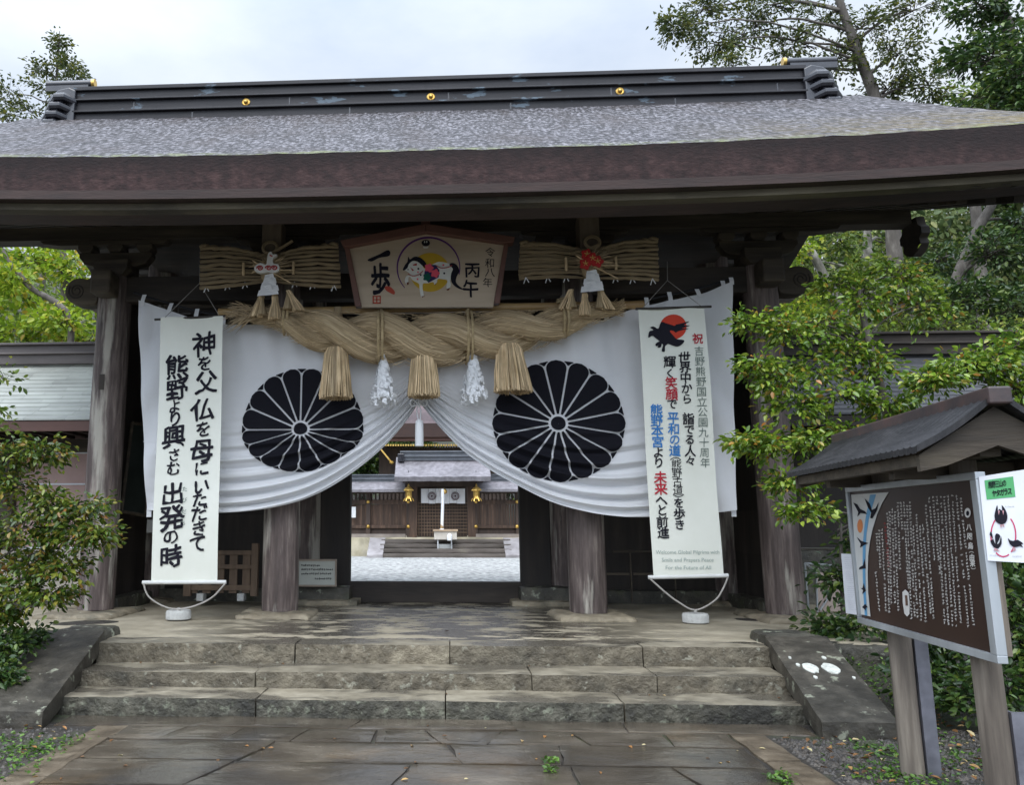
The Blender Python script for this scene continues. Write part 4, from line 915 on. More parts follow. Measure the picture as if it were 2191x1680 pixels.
# ---------------------------------------------------------------- the two hanging banners
YBN = 10.62
def bwave(x, z, s): return YBN+.018*math.sin(x*9+s+z*.9+1.2*math.sin(z*1.3+s))*(.35+.65*sstep(1.0, 3.8, z))+.014*math.sin(z*2.6+s)+.012*mnoise.noise(Vector((x*2.2, z*1.6, s)))
text_grey = flat('grey_green_ink', (.12, .16, .14), .8); text_red = flat('red_ink', (.42, .02, .035), .8); text_blue = flat('blue_ink', (.04, .19, .48), .8)
black_pole = flat('dark_banner_rod', (.05, .045, .04), .5); white_rod = flat('white_banner_rod', (.6, .6, .58), .5)
cord_m = flat('pale_cord', (.36, .34, .31), .8)
def banner(lb, TL, TR, BL, BR, s, r0, r1, b0, b1, apex, cordpts, hang):
    e = empty('hanging_banner', at((TL[0]+TR[0])/2, TL[1], YBN), lb, 'banner', 'tall banners hung in front of the gate')
    rows = []
    for j in range(91):
        b = j/90; r = []
        for i in range(31):
            a = i/30; u = (TL[0]*(1-a)+TR[0]*a)*(1-b)+(BL[0]*(1-a)+BR[0]*a)*b; v = (TL[1]*(1-a)+TR[1]*a)*(1-b)+(BL[1]*(1-a)+BR[1]*a)*b
            p = at(u, v, YBN); r.append((p.x, bwave(p.x, p.z, s), p.z))
        rows.append(r)
    mb = MB(); mb.grid(rows, flip=True); mb.build('banner_cloth', banner_cloth, e, smooth=180)
    mb = MB(); mb.tube([at(*r0, YBN+.0), at(*r1, YBN+.0)], .016, 8); mb.build('top_rod', black_pole, e, smooth=60)
    mb = MB(); mb.tube([at(*b0, YBN), at(*b1, YBN)], .024, 10); mb.build('bottom_rod', white_rod, e, smooth=60)
    mb = MB(); mb.tube(catmull([at(u, v, YBN-.02) for u, v in cordpts], 8), .011, 6); mb.tube(catmull([at(cordpts[len(cordpts)//2][0], cordpts[len(cordpts)//2][1]+d, YBN-.02) for d in (-1, 5)], 2), .02, 6); mb.build('weight_cord', cord_m, e, smooth=60)
    mb = MB()
    for q in hang: mb.tube([at(*q, YBN+.1), at(*apex, YC-.3)], .005, 4)
    mb.tube([at(*apex, YC-.3), at(apex[0], apex[1]-40, YC-.12)], .006, 4); mb.build('hanging_cord', cord_m, e)
    def fn(zx, zy, ox, off=.010):
        p = at((ox+zx*400/584)*.65442, (900+zy*1150/1680)*.65442, YBN); return Vector((p.x, bwave(p.x, p.z, s)-off, p.z))
    return e, fn
eL, fB = banner('cream banner with large bold black brush writing, hanging before the left bay', (345, 680), (478, 677), (323, 1247), (465, 1247), .3, (331, 684), (482, 676), (305, 1247), (484, 1246), (427, 606), [(307, 1249), (318, 1277), (350, 1298), (381, 1304), (420, 1296), (455, 1278), (482, 1249)], ((352, 680), (470, 677)))
f1 = lambda x, y: fB(x, y, 400)
mb = MB()
for ch, x, y, w_ in (('神', 395, 330, 112), ('を', 393, 420, 74), ('父', 398, 512, 106), ('仏', 384, 642, 108), ('を', 385, 735, 72), ('母', 380, 835, 112), ('に', 377, 922, 72), ('い', 378, 1008, 82), ('た', 370, 1070, 76), ('だ', 370, 1138, 80), ('き', 368, 1210, 76), ('て', 364, 1284, 84),
                     ('熊', 263, 440, 112), ('野', 262, 545, 106), ('よ', 250, 625, 66), ('り', 253, 686, 72), ('興', 247, 772, 110), ('さ', 248, 858, 62), ('む', 247, 925, 70), ('出', 243, 1045, 110), ('発', 240, 1160, 116), ('の', 235, 1248, 74), ('時', 235, 1345, 108)):
    put_char(mb, ch, x, y, w_, f1, w_*1.0, .024, .085, .16)
mb.build('brush_writing', ink, eL)
mb = MB()
for ch, x, y in (('た', 300, 1022), ('び', 299, 1074), ('だ', 296, 1130), ('ち', 293, 1184)): put_char(mb, ch, x, y, 24, f1, 24, .005)
mb.build('small_reading_marks', text_grey, eL)
eR, fB2 = banner('pale banner with a black crow on a red sun and coloured columns of writing', (1365, 660), (1507, 655), (1398, 1235), (1548, 1232), 2.1, (1360, 661), (1522, 656), (1387, 1236), (1558, 1232), (1428, 600), [(1389, 1237), (1420, 1265), (1450, 1288), (1488, 1306), (1530, 1285), (1548, 1258), (1557, 1236)], ((1375, 659), (1500, 655)))
f2 = lambda x, y: fB2(x, y, 2050)
def block(name, mat_, items, off=.016, br=.03):
    mb = MB()
    for ch, x, y, w_ in items: put_char(mb, ch, x, y, w_, f2, w_, off, br)
    return mb.build(name, mat_, eR)
block('black_writing', ink, [('世', 272, 395, 56), ('界', 275, 442, 54), ('中', 278, 490, 54), ('か', 283, 540, 52), ('ら', 286, 590, 48), ('詣', 293, 686, 56), ('で', 297, 737, 50), ('る', 300, 785, 50), ('人', 303, 838, 56), ('々', 304, 886, 50),
      ('輝', 203, 415, 58), ('く', 204, 468, 46), ('で', 212, 616, 50), ('よ', 150, 846, 52), ('り', 152, 896, 52), ('へ', 165, 1075, 56), ('と', 167, 1122, 54), ('前', 168, 1178, 56), ('進', 172, 1230, 56), ('を', 246, 1088, 50), ('歩', 248, 1140, 56), ('き', 250, 1192, 50)], .022, .05)
block('bracketed_writing', ink, [('︵', 231, 859, 52), ('熊', 235, 905, 50), ('野', 238, 945, 48), ('古', 240, 986, 46), ('道', 242, 1027, 48), ('︶', 245, 1071, 52)], .006)
block('red_writing', text_red, [('祝', 335, 305, 50), ('笑', 209, 515, 58), ('顔', 212, 570, 58), ('未', 160, 967, 60), ('来', 162, 1020, 60)], .02, .04)
block('blue_writing', text_blue, [('平', 218, 682, 56), ('和', 222, 735, 56), ('の', 226, 785, 52), ('道', 228, 838, 56), ('熊', 137, 647, 58), ('野', 140, 697, 56), ('本', 143, 745, 56), ('宮', 146, 796, 56)], .02, .04)
block('grey_writing', text_grey, [(c, 340+3.2*i, 365+48.2*i, 46) for i, c in enumerate('吉野熊野国立公園九十周年')], .006)
mb = MB()
for s_, x, y, w_ in (('Welcome Global Pilgrims with', 287, 1323, 302), ('Smils and Prayers Peace', 288, 1360, 246), ('For the Future of All', 291, 1397, 216)): put_line(mb, s_, x, y, w_, f2)
mb.build('english_writing', flat('pale_grey_green_ink', (.30, .36, .33), .8), eR)
f3 = lambda x, y: fB2(x, y, 2050, .012)
mb = MB(); put_poly(mb, circle(220, 247, 62, 60, 40), lambda x, y: fB2(x, y, 2050, .009)); sun_em = mb.build('red_sun', flat('emblem_red', (.55, .05, .025), .8), eR)
mb = MB()
for pts in ([(100, 300), (105, 270), (125, 262), (110, 250), (128, 245), (150, 255), (165, 222), (200, 232), (240, 235), (295, 222), (270, 240), (298, 243), (260, 255), (292, 258), (245, 268), (225, 285), (235, 305), (270, 312), (262, 330), (240, 342), (215, 335), (190, 325), (165, 320), (135, 300), (120, 290)],
            [(150, 318), (135, 330), (140, 340), (165, 328), (172, 335), (165, 362), (180, 365), (182, 340), (195, 325), (175, 312)], [(165, 325), (160, 345), (145, 345), (150, 336)]):
    put_poly(mb, smooth_poly(pts, 3), f3)
mb.build('crow_emblem', ink, eR)
for (u, v, lb) in ((382, 1314, 'round white stone weight under the cream brush writing banner'), (1488, 1324, 'round white stone weight under the crow and red sun banner')):
    c = at(u, v, 10.66); c.z = .455
    mb = MB(); mb.lathe([(.13, 0), (.15, .012), (.152, .09), (.14, .112), (.05, .116)], (c.x, c.y, c.z), 26); mb.tube([(c.x, c.y, c.z+.11), (c.x, c.y, c.z+.14)], .018, 8)
    tag(recalc(mb.build('banner_weight', concrete, smooth=45, origin=c)), lb, 'weight', 'stone weights of the banners')

# ---------------------------------------------------------------- small things under the gate
def marks(mb, x, y, s, fn, dense=4):
    """a tiny character too small to read: a few crossing strokes"""
    for _ in range(dense):
        w_, h_ = (random.uniform(.5, .95)*s, s*.17) if random.random() < .5 else (s*.17, random.uniform(.5, .95)*s)
        cx, cy = x+random.uniform(-.25, .25)*s, y+random.uniform(-.3, .3)*s
        put_poly(mb, [(cx-w_/2, cy-h_/2), (cx+w_/2, cy-h_/2), (cx+w_/2, cy+h_/2), (cx-w_/2, cy+h_/2)], fn)
YG = 12.72
e = empty('notice_board', at(678, 1255, YG), 'small framed pale notice with black writing, set on the ledge behind the inner pillar', 'notice')
a, b = at(636, 1197, YG), at(720, 1256, YG)
mb = MB(); mb.box(a.x, b.x, YG, YG+.03, b.z, a.z); mb.build('panel', flat('notice_pale', (.42, .43, .38), .7), e)
mb = MB()
for q in ((a.x, b.x, a.z-.025, a.z), (a.x, b.x, b.z, b.z+.025), (a.x, a.x+.025, b.z+.025, a.z-.025), (b.x-.025, b.x, b.z+.025, a.z-.025)): mb.box(q[0], q[1], YG-.012, YG+.02, q[2], q[3])
mb.build('frame', M('notice_frame_wood', [(.3, (.22, .17, .13)), (.7, (.32, .26, .2))], scale=6, bump=.1), e)
mb = MB(); fN = lambda x, y: at(x, y, YG-.004)
for y, x0, n_ in ((1210.5, 644, 10), (1219, 644, 17), (1228, 644, 16), (1239, 673, 9)):
    for i in range(n_): marks(mb, x0+4.05*i+2, y, 4.1, fN, 5)
mb.build('writing', ink, e)
YF = 12.45
e = empty('slatted_barrier', at(480, 1285, YF), 'low brown wooden slatted barrier standing on white blocks in the dark bay', 'barrier')
def bar(nm, u0, v0, u1, v1, d0, d1, mat_, par):
    a, b = at(u0, v0, YF), at(u1, v1, YF); mb = MB(); mb.box(a.x, b.x, YF+d0, YF+d1, b.z, a.z); return mb.build(nm, mat_, par, bevel=.005)
fw = M('barrier_wood', [(.3, (.10, .065, .04)), (.7, (.17, .115, .075))], scale=5, stretch=(2, 2, .4), bump=.15)
for u in (408, 436, 464, 492, 520): bar('slat', u, 1180, u+14, 1270, 0, .03, fw, e)
for v in ((1178, 1188), (1208, 1218), (1252, 1264)): bar('rail', 395, v[0], 546, v[1], -.03, 0, fw, e)
for u in (398, 540): bar('post', u, 1163, u+11, 1276, -.045, .045, fw, e)
for u in (424, 510): bar('foot_block', u, 1270, u+14, 1286, -.08, .08, concrete, e)
e = empty('picture_board', at(290, 1100, 12.2), 'dark green picture board in a pale wooden frame leaning on the wall behind the pillar', 'picture board')
c4 = [at(283, 905, 12.1), at(330, 912, 12.5), at(311, 1104, 12.3), at(260, 1095, 11.9)]
mb = MB(); mb.poly(c4); mb.poly([p+Vector((.0, .04, 0)) for p in reversed(c4)]); mb.build('panel', M('faded_green_picture', [(.35, (.012, .016, .013)), (.6, (.025, .032, .028)), (.8, (.05, .055, .05))], scale=2.4, bump=0, rough=(.4, .5)), e)
mb = MB()
for i in range(4): mb.tube([c4[i], c4[(i+1) % 4]], .026, 6)
mb.build('frame', wood_mid, e)
p0, p1 = at(293, 1112, 11.6), at(322, 1141, 11.6); mb = MB(); mb.box(p0.x, p1.x, 12.0, 12.01, p1.z, p0.z)
# a paper sheet pinned under the board
o = tag(mb.build('paper_sheet', flat('grey_paper', (.22, .22, .21), .8), origin=(p0.x, 12, p0.z)), 'plain grey paper sheet pinned below the leaning dark picture board', 'paper')
YR = 12.6
e = empty('wooden_frame', at(1350, 1290, YR), 'dark bare wooden frame standing in the right bay beside the pillar', 'frame')
for nm, u0, v0, u1, v1 in (('post', 1346, 1180, 1354, 1288), ('post', 1440, 1180, 1448, 1285), ('rail', 1312, 1177, 1450, 1183), ('rail', 1262, 1226, 1346, 1231), ('rail', 1354, 1226, 1440, 1231)):
    a, b = at(u0, v0, YR), at(u1, v1, YR); mb = MB(); mb.box(a.x, b.x, YR-.03, YR+.03, max(b.z, .45), a.z); mb.build(nm, wood_mid, e, bevel=.004)
# aluminium easel with a blank pinkish board by the right pillar
e = empty('easel_sign', (5.25, 11.9, .45), 'blank pinkish board on a thin metal easel behind the right pillar', 'sign')
YA = 11.9; q = lambda u, v, d=0: at(u, v, YA+d)
mb = MB(); P = [q(1746, 1222), q(1796, 1236), q(1798, 1309), q(1749, 1309)]; mb.poly(P); mb.poly([p+Vector((0, .012, 0)) for p in reversed(P)])
for i in range(4): mb.poly([P[i], P[i]+Vector((0, .012, 0)), P[(i+1) % 4]+Vector((0, .012, 0)), P[(i+1) % 4]])
mb.build('panel', flat('pink_board', (.36, .29, .25), .6), e)
for nm, pts in (('frame', [(1722, 1206), (1778, 1210), (1796, 1232)]), ('frame', [(1722, 1206), (1746, 1222), (1749, 1310)]), ('leg', [(1722, 1206), (1730, 1306)]), ('leg', [(1800, 1235), (1755, 1306)])):
    mb = MB(); mb.tube([q(*p, -.015) for p in pts], .014, 6); mb.build(nm, metal_grey, e, smooth=60)

# ---------------------------------------------------------------- roofed information board
A, B = Vector((3.148, 6.5, 0)), Vector((2.995, 4.7, 0)); dv = (B-A).normalized(); nv = Vector((dv.y, -dv.x, 0)); nv = nv if nv.x < 0 else -nv
board = empty('information_board', (3.18, 5.6, 0), 'brown information board with white writing under its own small pitched roof', 'information board')
def plane_pt(o, n, u, v):
    p0, p1 = Vector((CX, 0, CH)), at(u, v, 1.); d = p1-p0; return p0+d*((o-p0).dot(n)/d.dot(n))
Zb = 598/1595
def fs(off=0.): return lambda x, y: plane_pt(A+nv*off, nv, (2750+x*Zb)*.65442, (1520+y*Zb)*.65442)
def slabpts(mb, P, n, th):
    n0 = len(mb.v); k = len(P); mb.v += [tuple(p) for p in P]+[tuple(p-n*th) for p in P]; mb.face(range(n0, n0+k)); mb.face([n0+k+i for i in reversed(range(k))])
    for i in range(k): mb.face((n0+i, n0+k+i, n0+k+(i+1) % k, n0+(i+1) % k))
z0, z1 = .945, 1.835
def P3(a, z, off=0): p = A+(B-A)*a+nv*off; return Vector((p.x, p.y, z))
mb = MB(); slabpts(mb, [P3(.0, z0), P3(1, z0), P3(1, z1), P3(0, z1)], nv, .03); recalc(mb.build('panel', brown_panel, board))
mb = MB(); slabpts(mb, [P3(.0, z0, -.031), P3(1.01, z0, -.031), P3(1.01, z1, -.031), P3(0, z1, -.031)], nv, .03); recalc(mb.build('backing_board', post_wood, board))
mb = MB()
for a0, a1, b0, b1 in ((-.012, 1.02, z1-.005, z1+.035), (-.012, 1.02, z0-.035, z0+.005), (-.012, .006, z0+.005, z1-.005), (.985, 1.02, z0+.005, z1-.005)): slabpts(mb, [P3(a0, b0, .022), P3(a1, b0, .022), P3(a1, b1, .022), P3(a0, b1, .022)], nv, .05)
recalc(mb.build('metal_frame', metal_grey, board, bevel=.003))
def sg(nm, mat_, polys, off, sm=1):
    mb = MB()
    for p in polys: put_poly(mb, smooth_poly(p, sm) if sm > 1 else p, fs(off))
    return mb.build(nm, mat_, board)
sg('white_field', flat('sign_white', (.55, .55, .52), .4), [[(88, 262), (415, 240), (360, 330), (315, 430), (275, 560), (250, 680), (236, 800), (232, 950), (236, 1120), (257, 1326), (172, 1306), (122, 780)]], .003)
sg('blue_stripe', flat('sign_blue', (.10, .30, .50), .4), [[(252, 262), (305, 258), (268, 380), (240, 480), (222, 600), (214, 720), (210, 900), (214, 1100), (228, 1318), (206, 1314), (192, 1100), (187, 900), (189, 700), (200, 560), (216, 450), (236, 350)]], .0045)
sg('orange_sun', flat('sign_orange', (.60, .19, .05), .4), [circle(165, 535, 24, 60)], .0045)
sg('flying_crows', ink, [[(105, 330), (140, 345), (165, 385), (205, 405), (228, 432), (168, 422), (140, 455), (150, 415)], [(205, 295), (250, 340), (268, 395), (300, 380), (328, 325), (312, 400), (272, 470), (253, 465), (262, 420), (232, 370)], [(135, 630), (175, 665), (238, 685), (203, 700), (165, 725), (170, 690)],
                         [(205, 820), (215, 905), (155, 915), (160, 895), (190, 880)], [(168, 1075), (185, 1080), (198, 1030), (206, 1070), (216, 1100), (185, 1130), (190, 1095)], [(182, 1245), (210, 1215), (232, 1245), (216, 1250), (214, 1275), (198, 1256)]], .006)
wt = flat('sign_lettering_white', (.60, .58, .54), .5)
mb = MB(); f = fs(.004); rg = random.Random(5)
cols_ = [((1042, 285), (1158, 1410)), ((1005, 262), (1112, 1425)), ((968, 262), (1045, 1390)), ((932, 265), (1008, 1420)), ((900, 270), (975, 1415)), ((868, 270), (937, 1405)), ((835, 270), (905, 1395)), ((800, 275), (865, 960)), ((768, 280), (818, 840)), ((740, 350), (810, 1385)), ((712, 520), (785, 1310)), ((688, 530), (740, 1380)), ((655, 430), (700, 1370)),
         ((628, 530), (668, 1340)), ((598, 320), (645, 1360)), ((572, 320), (615, 1355)), ((546, 320), (590, 1090)), ((520, 322), (540, 660)), ((495, 325), (515, 920)), ((468, 400), (500, 1285)), ((446, 380), (470, 1215)), ((424, 400), (437, 1220)), ((404, 420), (420, 1300)), ((355, 560), (395, 1290)), ((332, 560), (342, 915)), ((310, 590), (320, 760)), ((304, 930), (335, 1280))]
for (x0, y0), (x1, y1) in cols_:
    n_ = int((y1-y0)/28)
    for i in range(n_):
        if rg.random() < .06: continue
        t = i/n_; marks(mb, x0+(x1-x0)*t, y0+(y1-y0)*t+12, 21, f, 4)
for ch, x, y in (('八', 1117, 545), ('咫', 1123, 625), ('烏', 1131, 708), ('由', 1143, 808), ('来', 1149, 862)): put_char(mb, ch, x, y, 46, f, 60, .03, nrm=nv)
for ch, x, y in (('︵', 1138, 748), ('︶', 1155, 922)): put_char(mb, ch, x, y, 40, f, 46, .01, nrm=nv)
ring(mb, 1103, 420, 23, 38, 4, f); mb.build('white_lettering', wt, board)
sg('round_crest', wt, [circle(1103, 420, 20, 34)], .0035); sg('crest_centre', ink, [circle(1103, 424, 13, 22)], .0055)
mb = MB()
for i in range(13): marks(mb, 383+2.6*i, 515+31*i, 22, f, 6)
mb.build('red_lettering', flat('sign_red', (.25, .02, .02), .5), board)
sg('name_plate', wt, [smooth_poly([(535, 1112), (588, 1116), (596, 1304), (552, 1300)], 2)], .006); sg('plate_figure', flat('plate_brown', (.12, .07, .045), .6), [[(556, 1140), (576, 1140), (582, 1230), (562, 1230)]], .008)
# posts with steel footing plates
for (x, y, mz_, lb) in ((3.225, 6.15, .62, 0), (3.115, 5.02, .60, 0)):
    mb = MB(); pr = [(.068*(1.05-.06*k/16), -.05+2.15*k/16) for k in range(17)]; mb.lathe(pr, (x, y, 0), 12); mb.v = [(a+.006*mnoise.noise(Vector((a*20, b*20, c_*1.2))), b, c_) for a, b, c_ in mb.v]; ps = mb.build('post', post_wood, board, smooth=50)
    mb = MB(); mb.box(x+.07, x+.155, y-.05, y-.03, -.05, .86 if y > 6 else .62); mb.box(x+.07, x+.09, y-.03, y+.05, -.05, .86 if y > 6 else .62); mb.build('steel_plate', galv, ps)
# its roof
near, far = Vector((3.045, 4.52, 2.24)), Vector((3.30, 6.92, 2.25)); rdv = (far-near).normalized(); rs = Vector((rdv.y, -rdv.x, 0)); rs = rs if rs.x > 0 else -rs
def RP(t, s, z): p = near.lerp(far, t)+rs*s; return Vector((p.x, p.y, z))
for sd in (-1, 1):
    mb = MB(); P = []
    for k in range(9):
        q = k/8; s = .03+.38*q; z = 2.25-.255*q-.02*math.sin(PI*q); P.append([RP(t/120, sd*s, z+.007*(1 if t % 4 == 0 else 0)) for t in range(121)])
    mb.grid(P); mb.grid([[p-Vector((0, 0, .035)) for p in r] for r in P]); mb.grid([P[-1], [p-Vector((0, 0, .035)) for p in P[-1]]]); mb.grid([[r[0] for r in P], [r[0]-Vector((0, 0, .035)) for r in P]])
    recalc(mb.build('roof_slope', M('wet_dark_copper_roof', [(.3, (.009, .009, .010)), (.7, (.026, .025, .026))], scale=9, stretch=(2, .5, .5), bump=.3, rough=(.35, .6), spec=.35) if sd < 0 else bpy.data.materials['wet_dark_copper_roof'], board, smooth=30))
    mb = MB()
    for t in (.04, .96):
        P = [RP(t, sd*.0, 2.20), RP(t, sd*.38, 1.955), RP(t, sd*.38, 1.87), RP(t, sd*.25, 1.90), RP(t, 0, 2.0)]; mb = MB(); slabpts(mb, P, rdv, .04); recalc(mb.build('bargeboard', wood_mid, board))
    mb = MB(); mb.beam(RP(.05, sd*.34, 1.93), RP(.95, sd*.34, 1.93), .06, .06); mb.build('eave_rail', wood_mid, board)
mb = MB(); mb.beam(near-rdv*.03-Vector((0, 0, -.01)), far+rdv*.03, .11, .09); mb.build('ridge_cap', M('rusty_copper_cap', [(.35, (.035, .03, .032)), (.6, (.07, .045, .04)), (.8, (.12, .06, .05))], scale=5, bump=.1, rough=(.3, .5)), board, bevel=.01)
mb = MB(); mb.beam(RP(.06, .0, 2.0), RP(.94, 0, 2.0), .10, .10); mb.beam(RP(.25, -.32, 1.9), RP(.25, .32, 1.9), .08, .09); mb.beam(RP(.72, -.32, 1.9), RP(.72, .32, 1.9), .08, .09); mb.build('roof_frame', wood_mid, board)
# sheets fixed beside it
pn = Vector((-.53, -.848, 0)); po = P3(1.02, 0, .02)
e = empty('crow_poster', (po.x+.12, po.y-.08, 1.45), 'white poster with a green heading and three crows joined by a red ring', 'poster')
def fp(off=0.): return lambda x, y: plane_pt(po+pn*off, pn, (2750+x*Zb)*.65442, (1520+y*Zb)*.65442)
mb = MB(); slabpts(mb, [fp()(*p) for p in ((1200, 105), (1640, 36), (1690, 862), (1278, 838))], pn, .006); recalc(mb.build('sheet', flat('poster_white', (.68, .69, .72), .4), e))
def pg(nm, mat_, polys, off, sm=1):
    mb = MB()
    for p in polys: put_poly(mb, smooth_poly(p, sm) if sm > 1 else p, fp(off))
    return mb.build(nm, mat_, e)
pg('green_heading', flat('poster_green', (.09, .36, .14), .5), [[(1250, 137), (1500, 102), (1521, 280), (1270, 305)]], .002)
mb = MB(); f = fp(.004)
for i, ch in enumerate('熊野三山の'): put_char(mb, ch, 1300+31*i, 175-4*i, 34, f, 62, .02, nrm=pn)
for i, ch in enumerate('ヤタガラス'): put_char(mb, ch, 1335+34*i, 250-5*i, 38, f, 62, .03, nrm=pn)
mb.build('heading_writing', ink, e)
mb = MB(); ring(mb, 1415, 620, 108, 182, 6, fp(.002), -.95, .9); ring(mb, 1415, 620, 108, 182, 6, fp(.002), 1.1, 2.2); ring(mb, 1415, 620, 108, 182, 6, fp(.002), 2.9, 4.0); mb.build('red_ring', flat('poster_red', (.50, .05, .12), .5), e)
pg('crow_figures', ink, [[(1362, 350), (1345, 400), (1338, 450), (1350, 495), (1390, 520), (1430, 510), (1450, 470), (1445, 420), (1425, 380), (1400, 352), (1405, 400), (1380, 385), (1368, 400)],
    [(1310, 580), (1295, 610), (1325, 650), (1300, 665), (1330, 720), (1370, 730), (1400, 690), (1395, 625), (1380, 680), (1360, 690), (1390, 625), (1360, 600), (1342, 620), (1345, 690), (1325, 640)], [(1455, 640), (1470, 690), (1510, 720), (1560, 710), (1590, 725), (1570, 695), (1590, 690), (1540, 655), (1500, 665), (1470, 655)]], .004, 2)
pg('crow_legs', flat('poster_pale_pink', (.45, .25, .27), .5), [[(1385, 525), (1395, 555), (1405, 525), (1425, 552), (1420, 520)], [(1340, 725), (1330, 750), (1385, 755), (1360, 735)], [(1500, 720), (1495, 760), (1525, 745), (1515, 722)], [(1368, 400), (1376, 440), (1384, 400)], [(1405, 400), (1415, 440), (1420, 400)]], .005)
mb = MB()
for x, y in ((1435, 365), (1300, 792), (1500, 800)):
    for i in range(7): marks(mb, x+12*i, y, 11, f, 3)
mb.build('small_writing', flat('poster_grey', (.3, .3, .3), .6), e)
fq2 = lambda off: (lambda x, y: plane_pt(A+nv*(off-.03), nv, (2750+x*Zb)*.65442, (1520+y*Zb)*.65442))
e = empty('paper_notice', fq2(0)(80, 1300), 'white paper notice of small grey lines fixed at the far edge of the information board', 'notice')
mb = MB(); slabpts(mb, [fq2(0)(*p) for p in ((0, 776), (118, 782), (166, 1316), (42, 1296))], nv, .005); recalc(mb.build('sheet', bpy.data.materials['poster_white'], e))
mb = MB()
for i in range(26):
    y = 812+18*i
    if i % 7 == 6: continue
    x0 = 30+i*1.6; w_ = rg.uniform(50, 92)
    for k in range(int(w_/7)): marks(mb, x0+7*k, y+k*.3, 6, fq2(.002), 2)
mb.build('grey_lines', flat('notice_grey_ink', (.32, .32, .38), .6), e)
# ---------------------------------------------------------------- roofed cloister walls on both sides of the gate
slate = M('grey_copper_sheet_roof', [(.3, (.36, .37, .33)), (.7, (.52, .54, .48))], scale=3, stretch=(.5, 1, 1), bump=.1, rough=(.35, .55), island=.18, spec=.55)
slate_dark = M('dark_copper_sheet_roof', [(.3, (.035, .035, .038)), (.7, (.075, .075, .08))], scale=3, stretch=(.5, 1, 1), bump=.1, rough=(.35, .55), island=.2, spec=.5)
pinkwall = M('pinkish_plaster_panel', [(.3, (.40, .27, .24)), (.7, (.50, .35, .31))], scale=2, bump=.05, rough=(.8, .9), big=.1)
def cloister(s, lb, rm, x0, x1):
    e = empty('cloister_wall', (s*(x0+x1)/2, 13.6, .43), lb, 'roofed wall', 'roofed cloister walls beside the gate')
    X = sorted((s*x0, s*x1)); zr, ze, ye, yr = 4.26, 3.10, 12.1, 13.7
    for back in (0, 1):
        mb = MB(); n = 15
        for i in range(n):
            t0, t1 = i/n, (i+1)/n; x = X[0]-random.uniform(0, .6)
            while x < X[1]:
                x2 = min(x+.62, X[1]); xa = max(x, X[0])
                if x2 > xa:
                    f = lambda t, d: ((ye+(yr-ye)*t) if not back else (2*yr-ye-(yr-ye)*t), ze+(zr-ze)*t+.06*(t*t-t)+d)
                    (ya, za), (yb, zb) = f(t0, .022), f(min(1, t1+.01), .004)
                    mb.poly([(xa, ya, za), (x2-.004, ya, za), (x2-.004, yb, zb), (xa, yb, zb)][::-1 if back else 1]); mb.poly([(xa, ya, za-.025), (x2-.004, ya, za-.025), (x2-.004, ya, za), (xa, ya, za)])
                x += .62
        mb.build('roof', rm, e)
    mb = MB()
    for za, zb, h in ((zr-.06, zr+.10, .20), (zr+.10, zr+.13, .25), (zr+.13, zr+.26, .18), (zr+.26, zr+.30, .24)): mb.box(X[0], X[1], yr-h, yr+h, za, zb)
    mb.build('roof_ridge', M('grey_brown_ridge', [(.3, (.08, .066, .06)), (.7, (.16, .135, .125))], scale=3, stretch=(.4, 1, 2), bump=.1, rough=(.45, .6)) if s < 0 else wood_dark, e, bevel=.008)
    mb = MB(); mb.box(X[0], X[1], ye+.02, ye+.10, ze-.16, ze-.015); mb.box(X[0], X[1], ye+.12, yr-.1, ze-.05, ze-.03); mb.build('eave_fascia', plaque_f if s < 0 else wood_dark, e)
    mb = MB()
    for i in range(int((X[1]-X[0])/.28)): x = X[0]+.14+.28*i; mb.box(x-.035, x+.035, ye+.12, 13.5, ze-.14, ze-.06)
    mb.build('eave_rafters', wood_dark, e)
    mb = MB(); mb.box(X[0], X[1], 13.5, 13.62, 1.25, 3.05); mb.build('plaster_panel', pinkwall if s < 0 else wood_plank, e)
    mb = MB()
    for z in (1.22, 1.72, 2.22, 2.72): mb.box(X[0], X[1], 13.47, 13.5, z, z+.025)
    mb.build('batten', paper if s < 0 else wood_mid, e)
    mb = MB(); mb.box(X[0], X[1], 13.42, 13.6, 2.74, 2.95); mb.build('wall_beam', wood_mid, e)
    x = s*(x0+2.05)
    while abs(x) < x1:
        mb = MB(); mb.box(x-.11, x+.11, 13.36, 13.58, .42, 3.05); mb.build('wall_post', wood_mid, e, bevel=.01); x += s*2.3
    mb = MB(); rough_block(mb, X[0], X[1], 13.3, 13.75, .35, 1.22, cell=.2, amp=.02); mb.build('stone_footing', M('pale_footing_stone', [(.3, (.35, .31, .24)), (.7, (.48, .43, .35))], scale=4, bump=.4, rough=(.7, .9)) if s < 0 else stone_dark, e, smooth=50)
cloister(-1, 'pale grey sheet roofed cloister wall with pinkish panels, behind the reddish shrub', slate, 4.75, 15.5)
cloister(1, 'dark roofed cloister wall almost hidden by the glossy leaved tree', slate_dark, 4.75, 15.5)

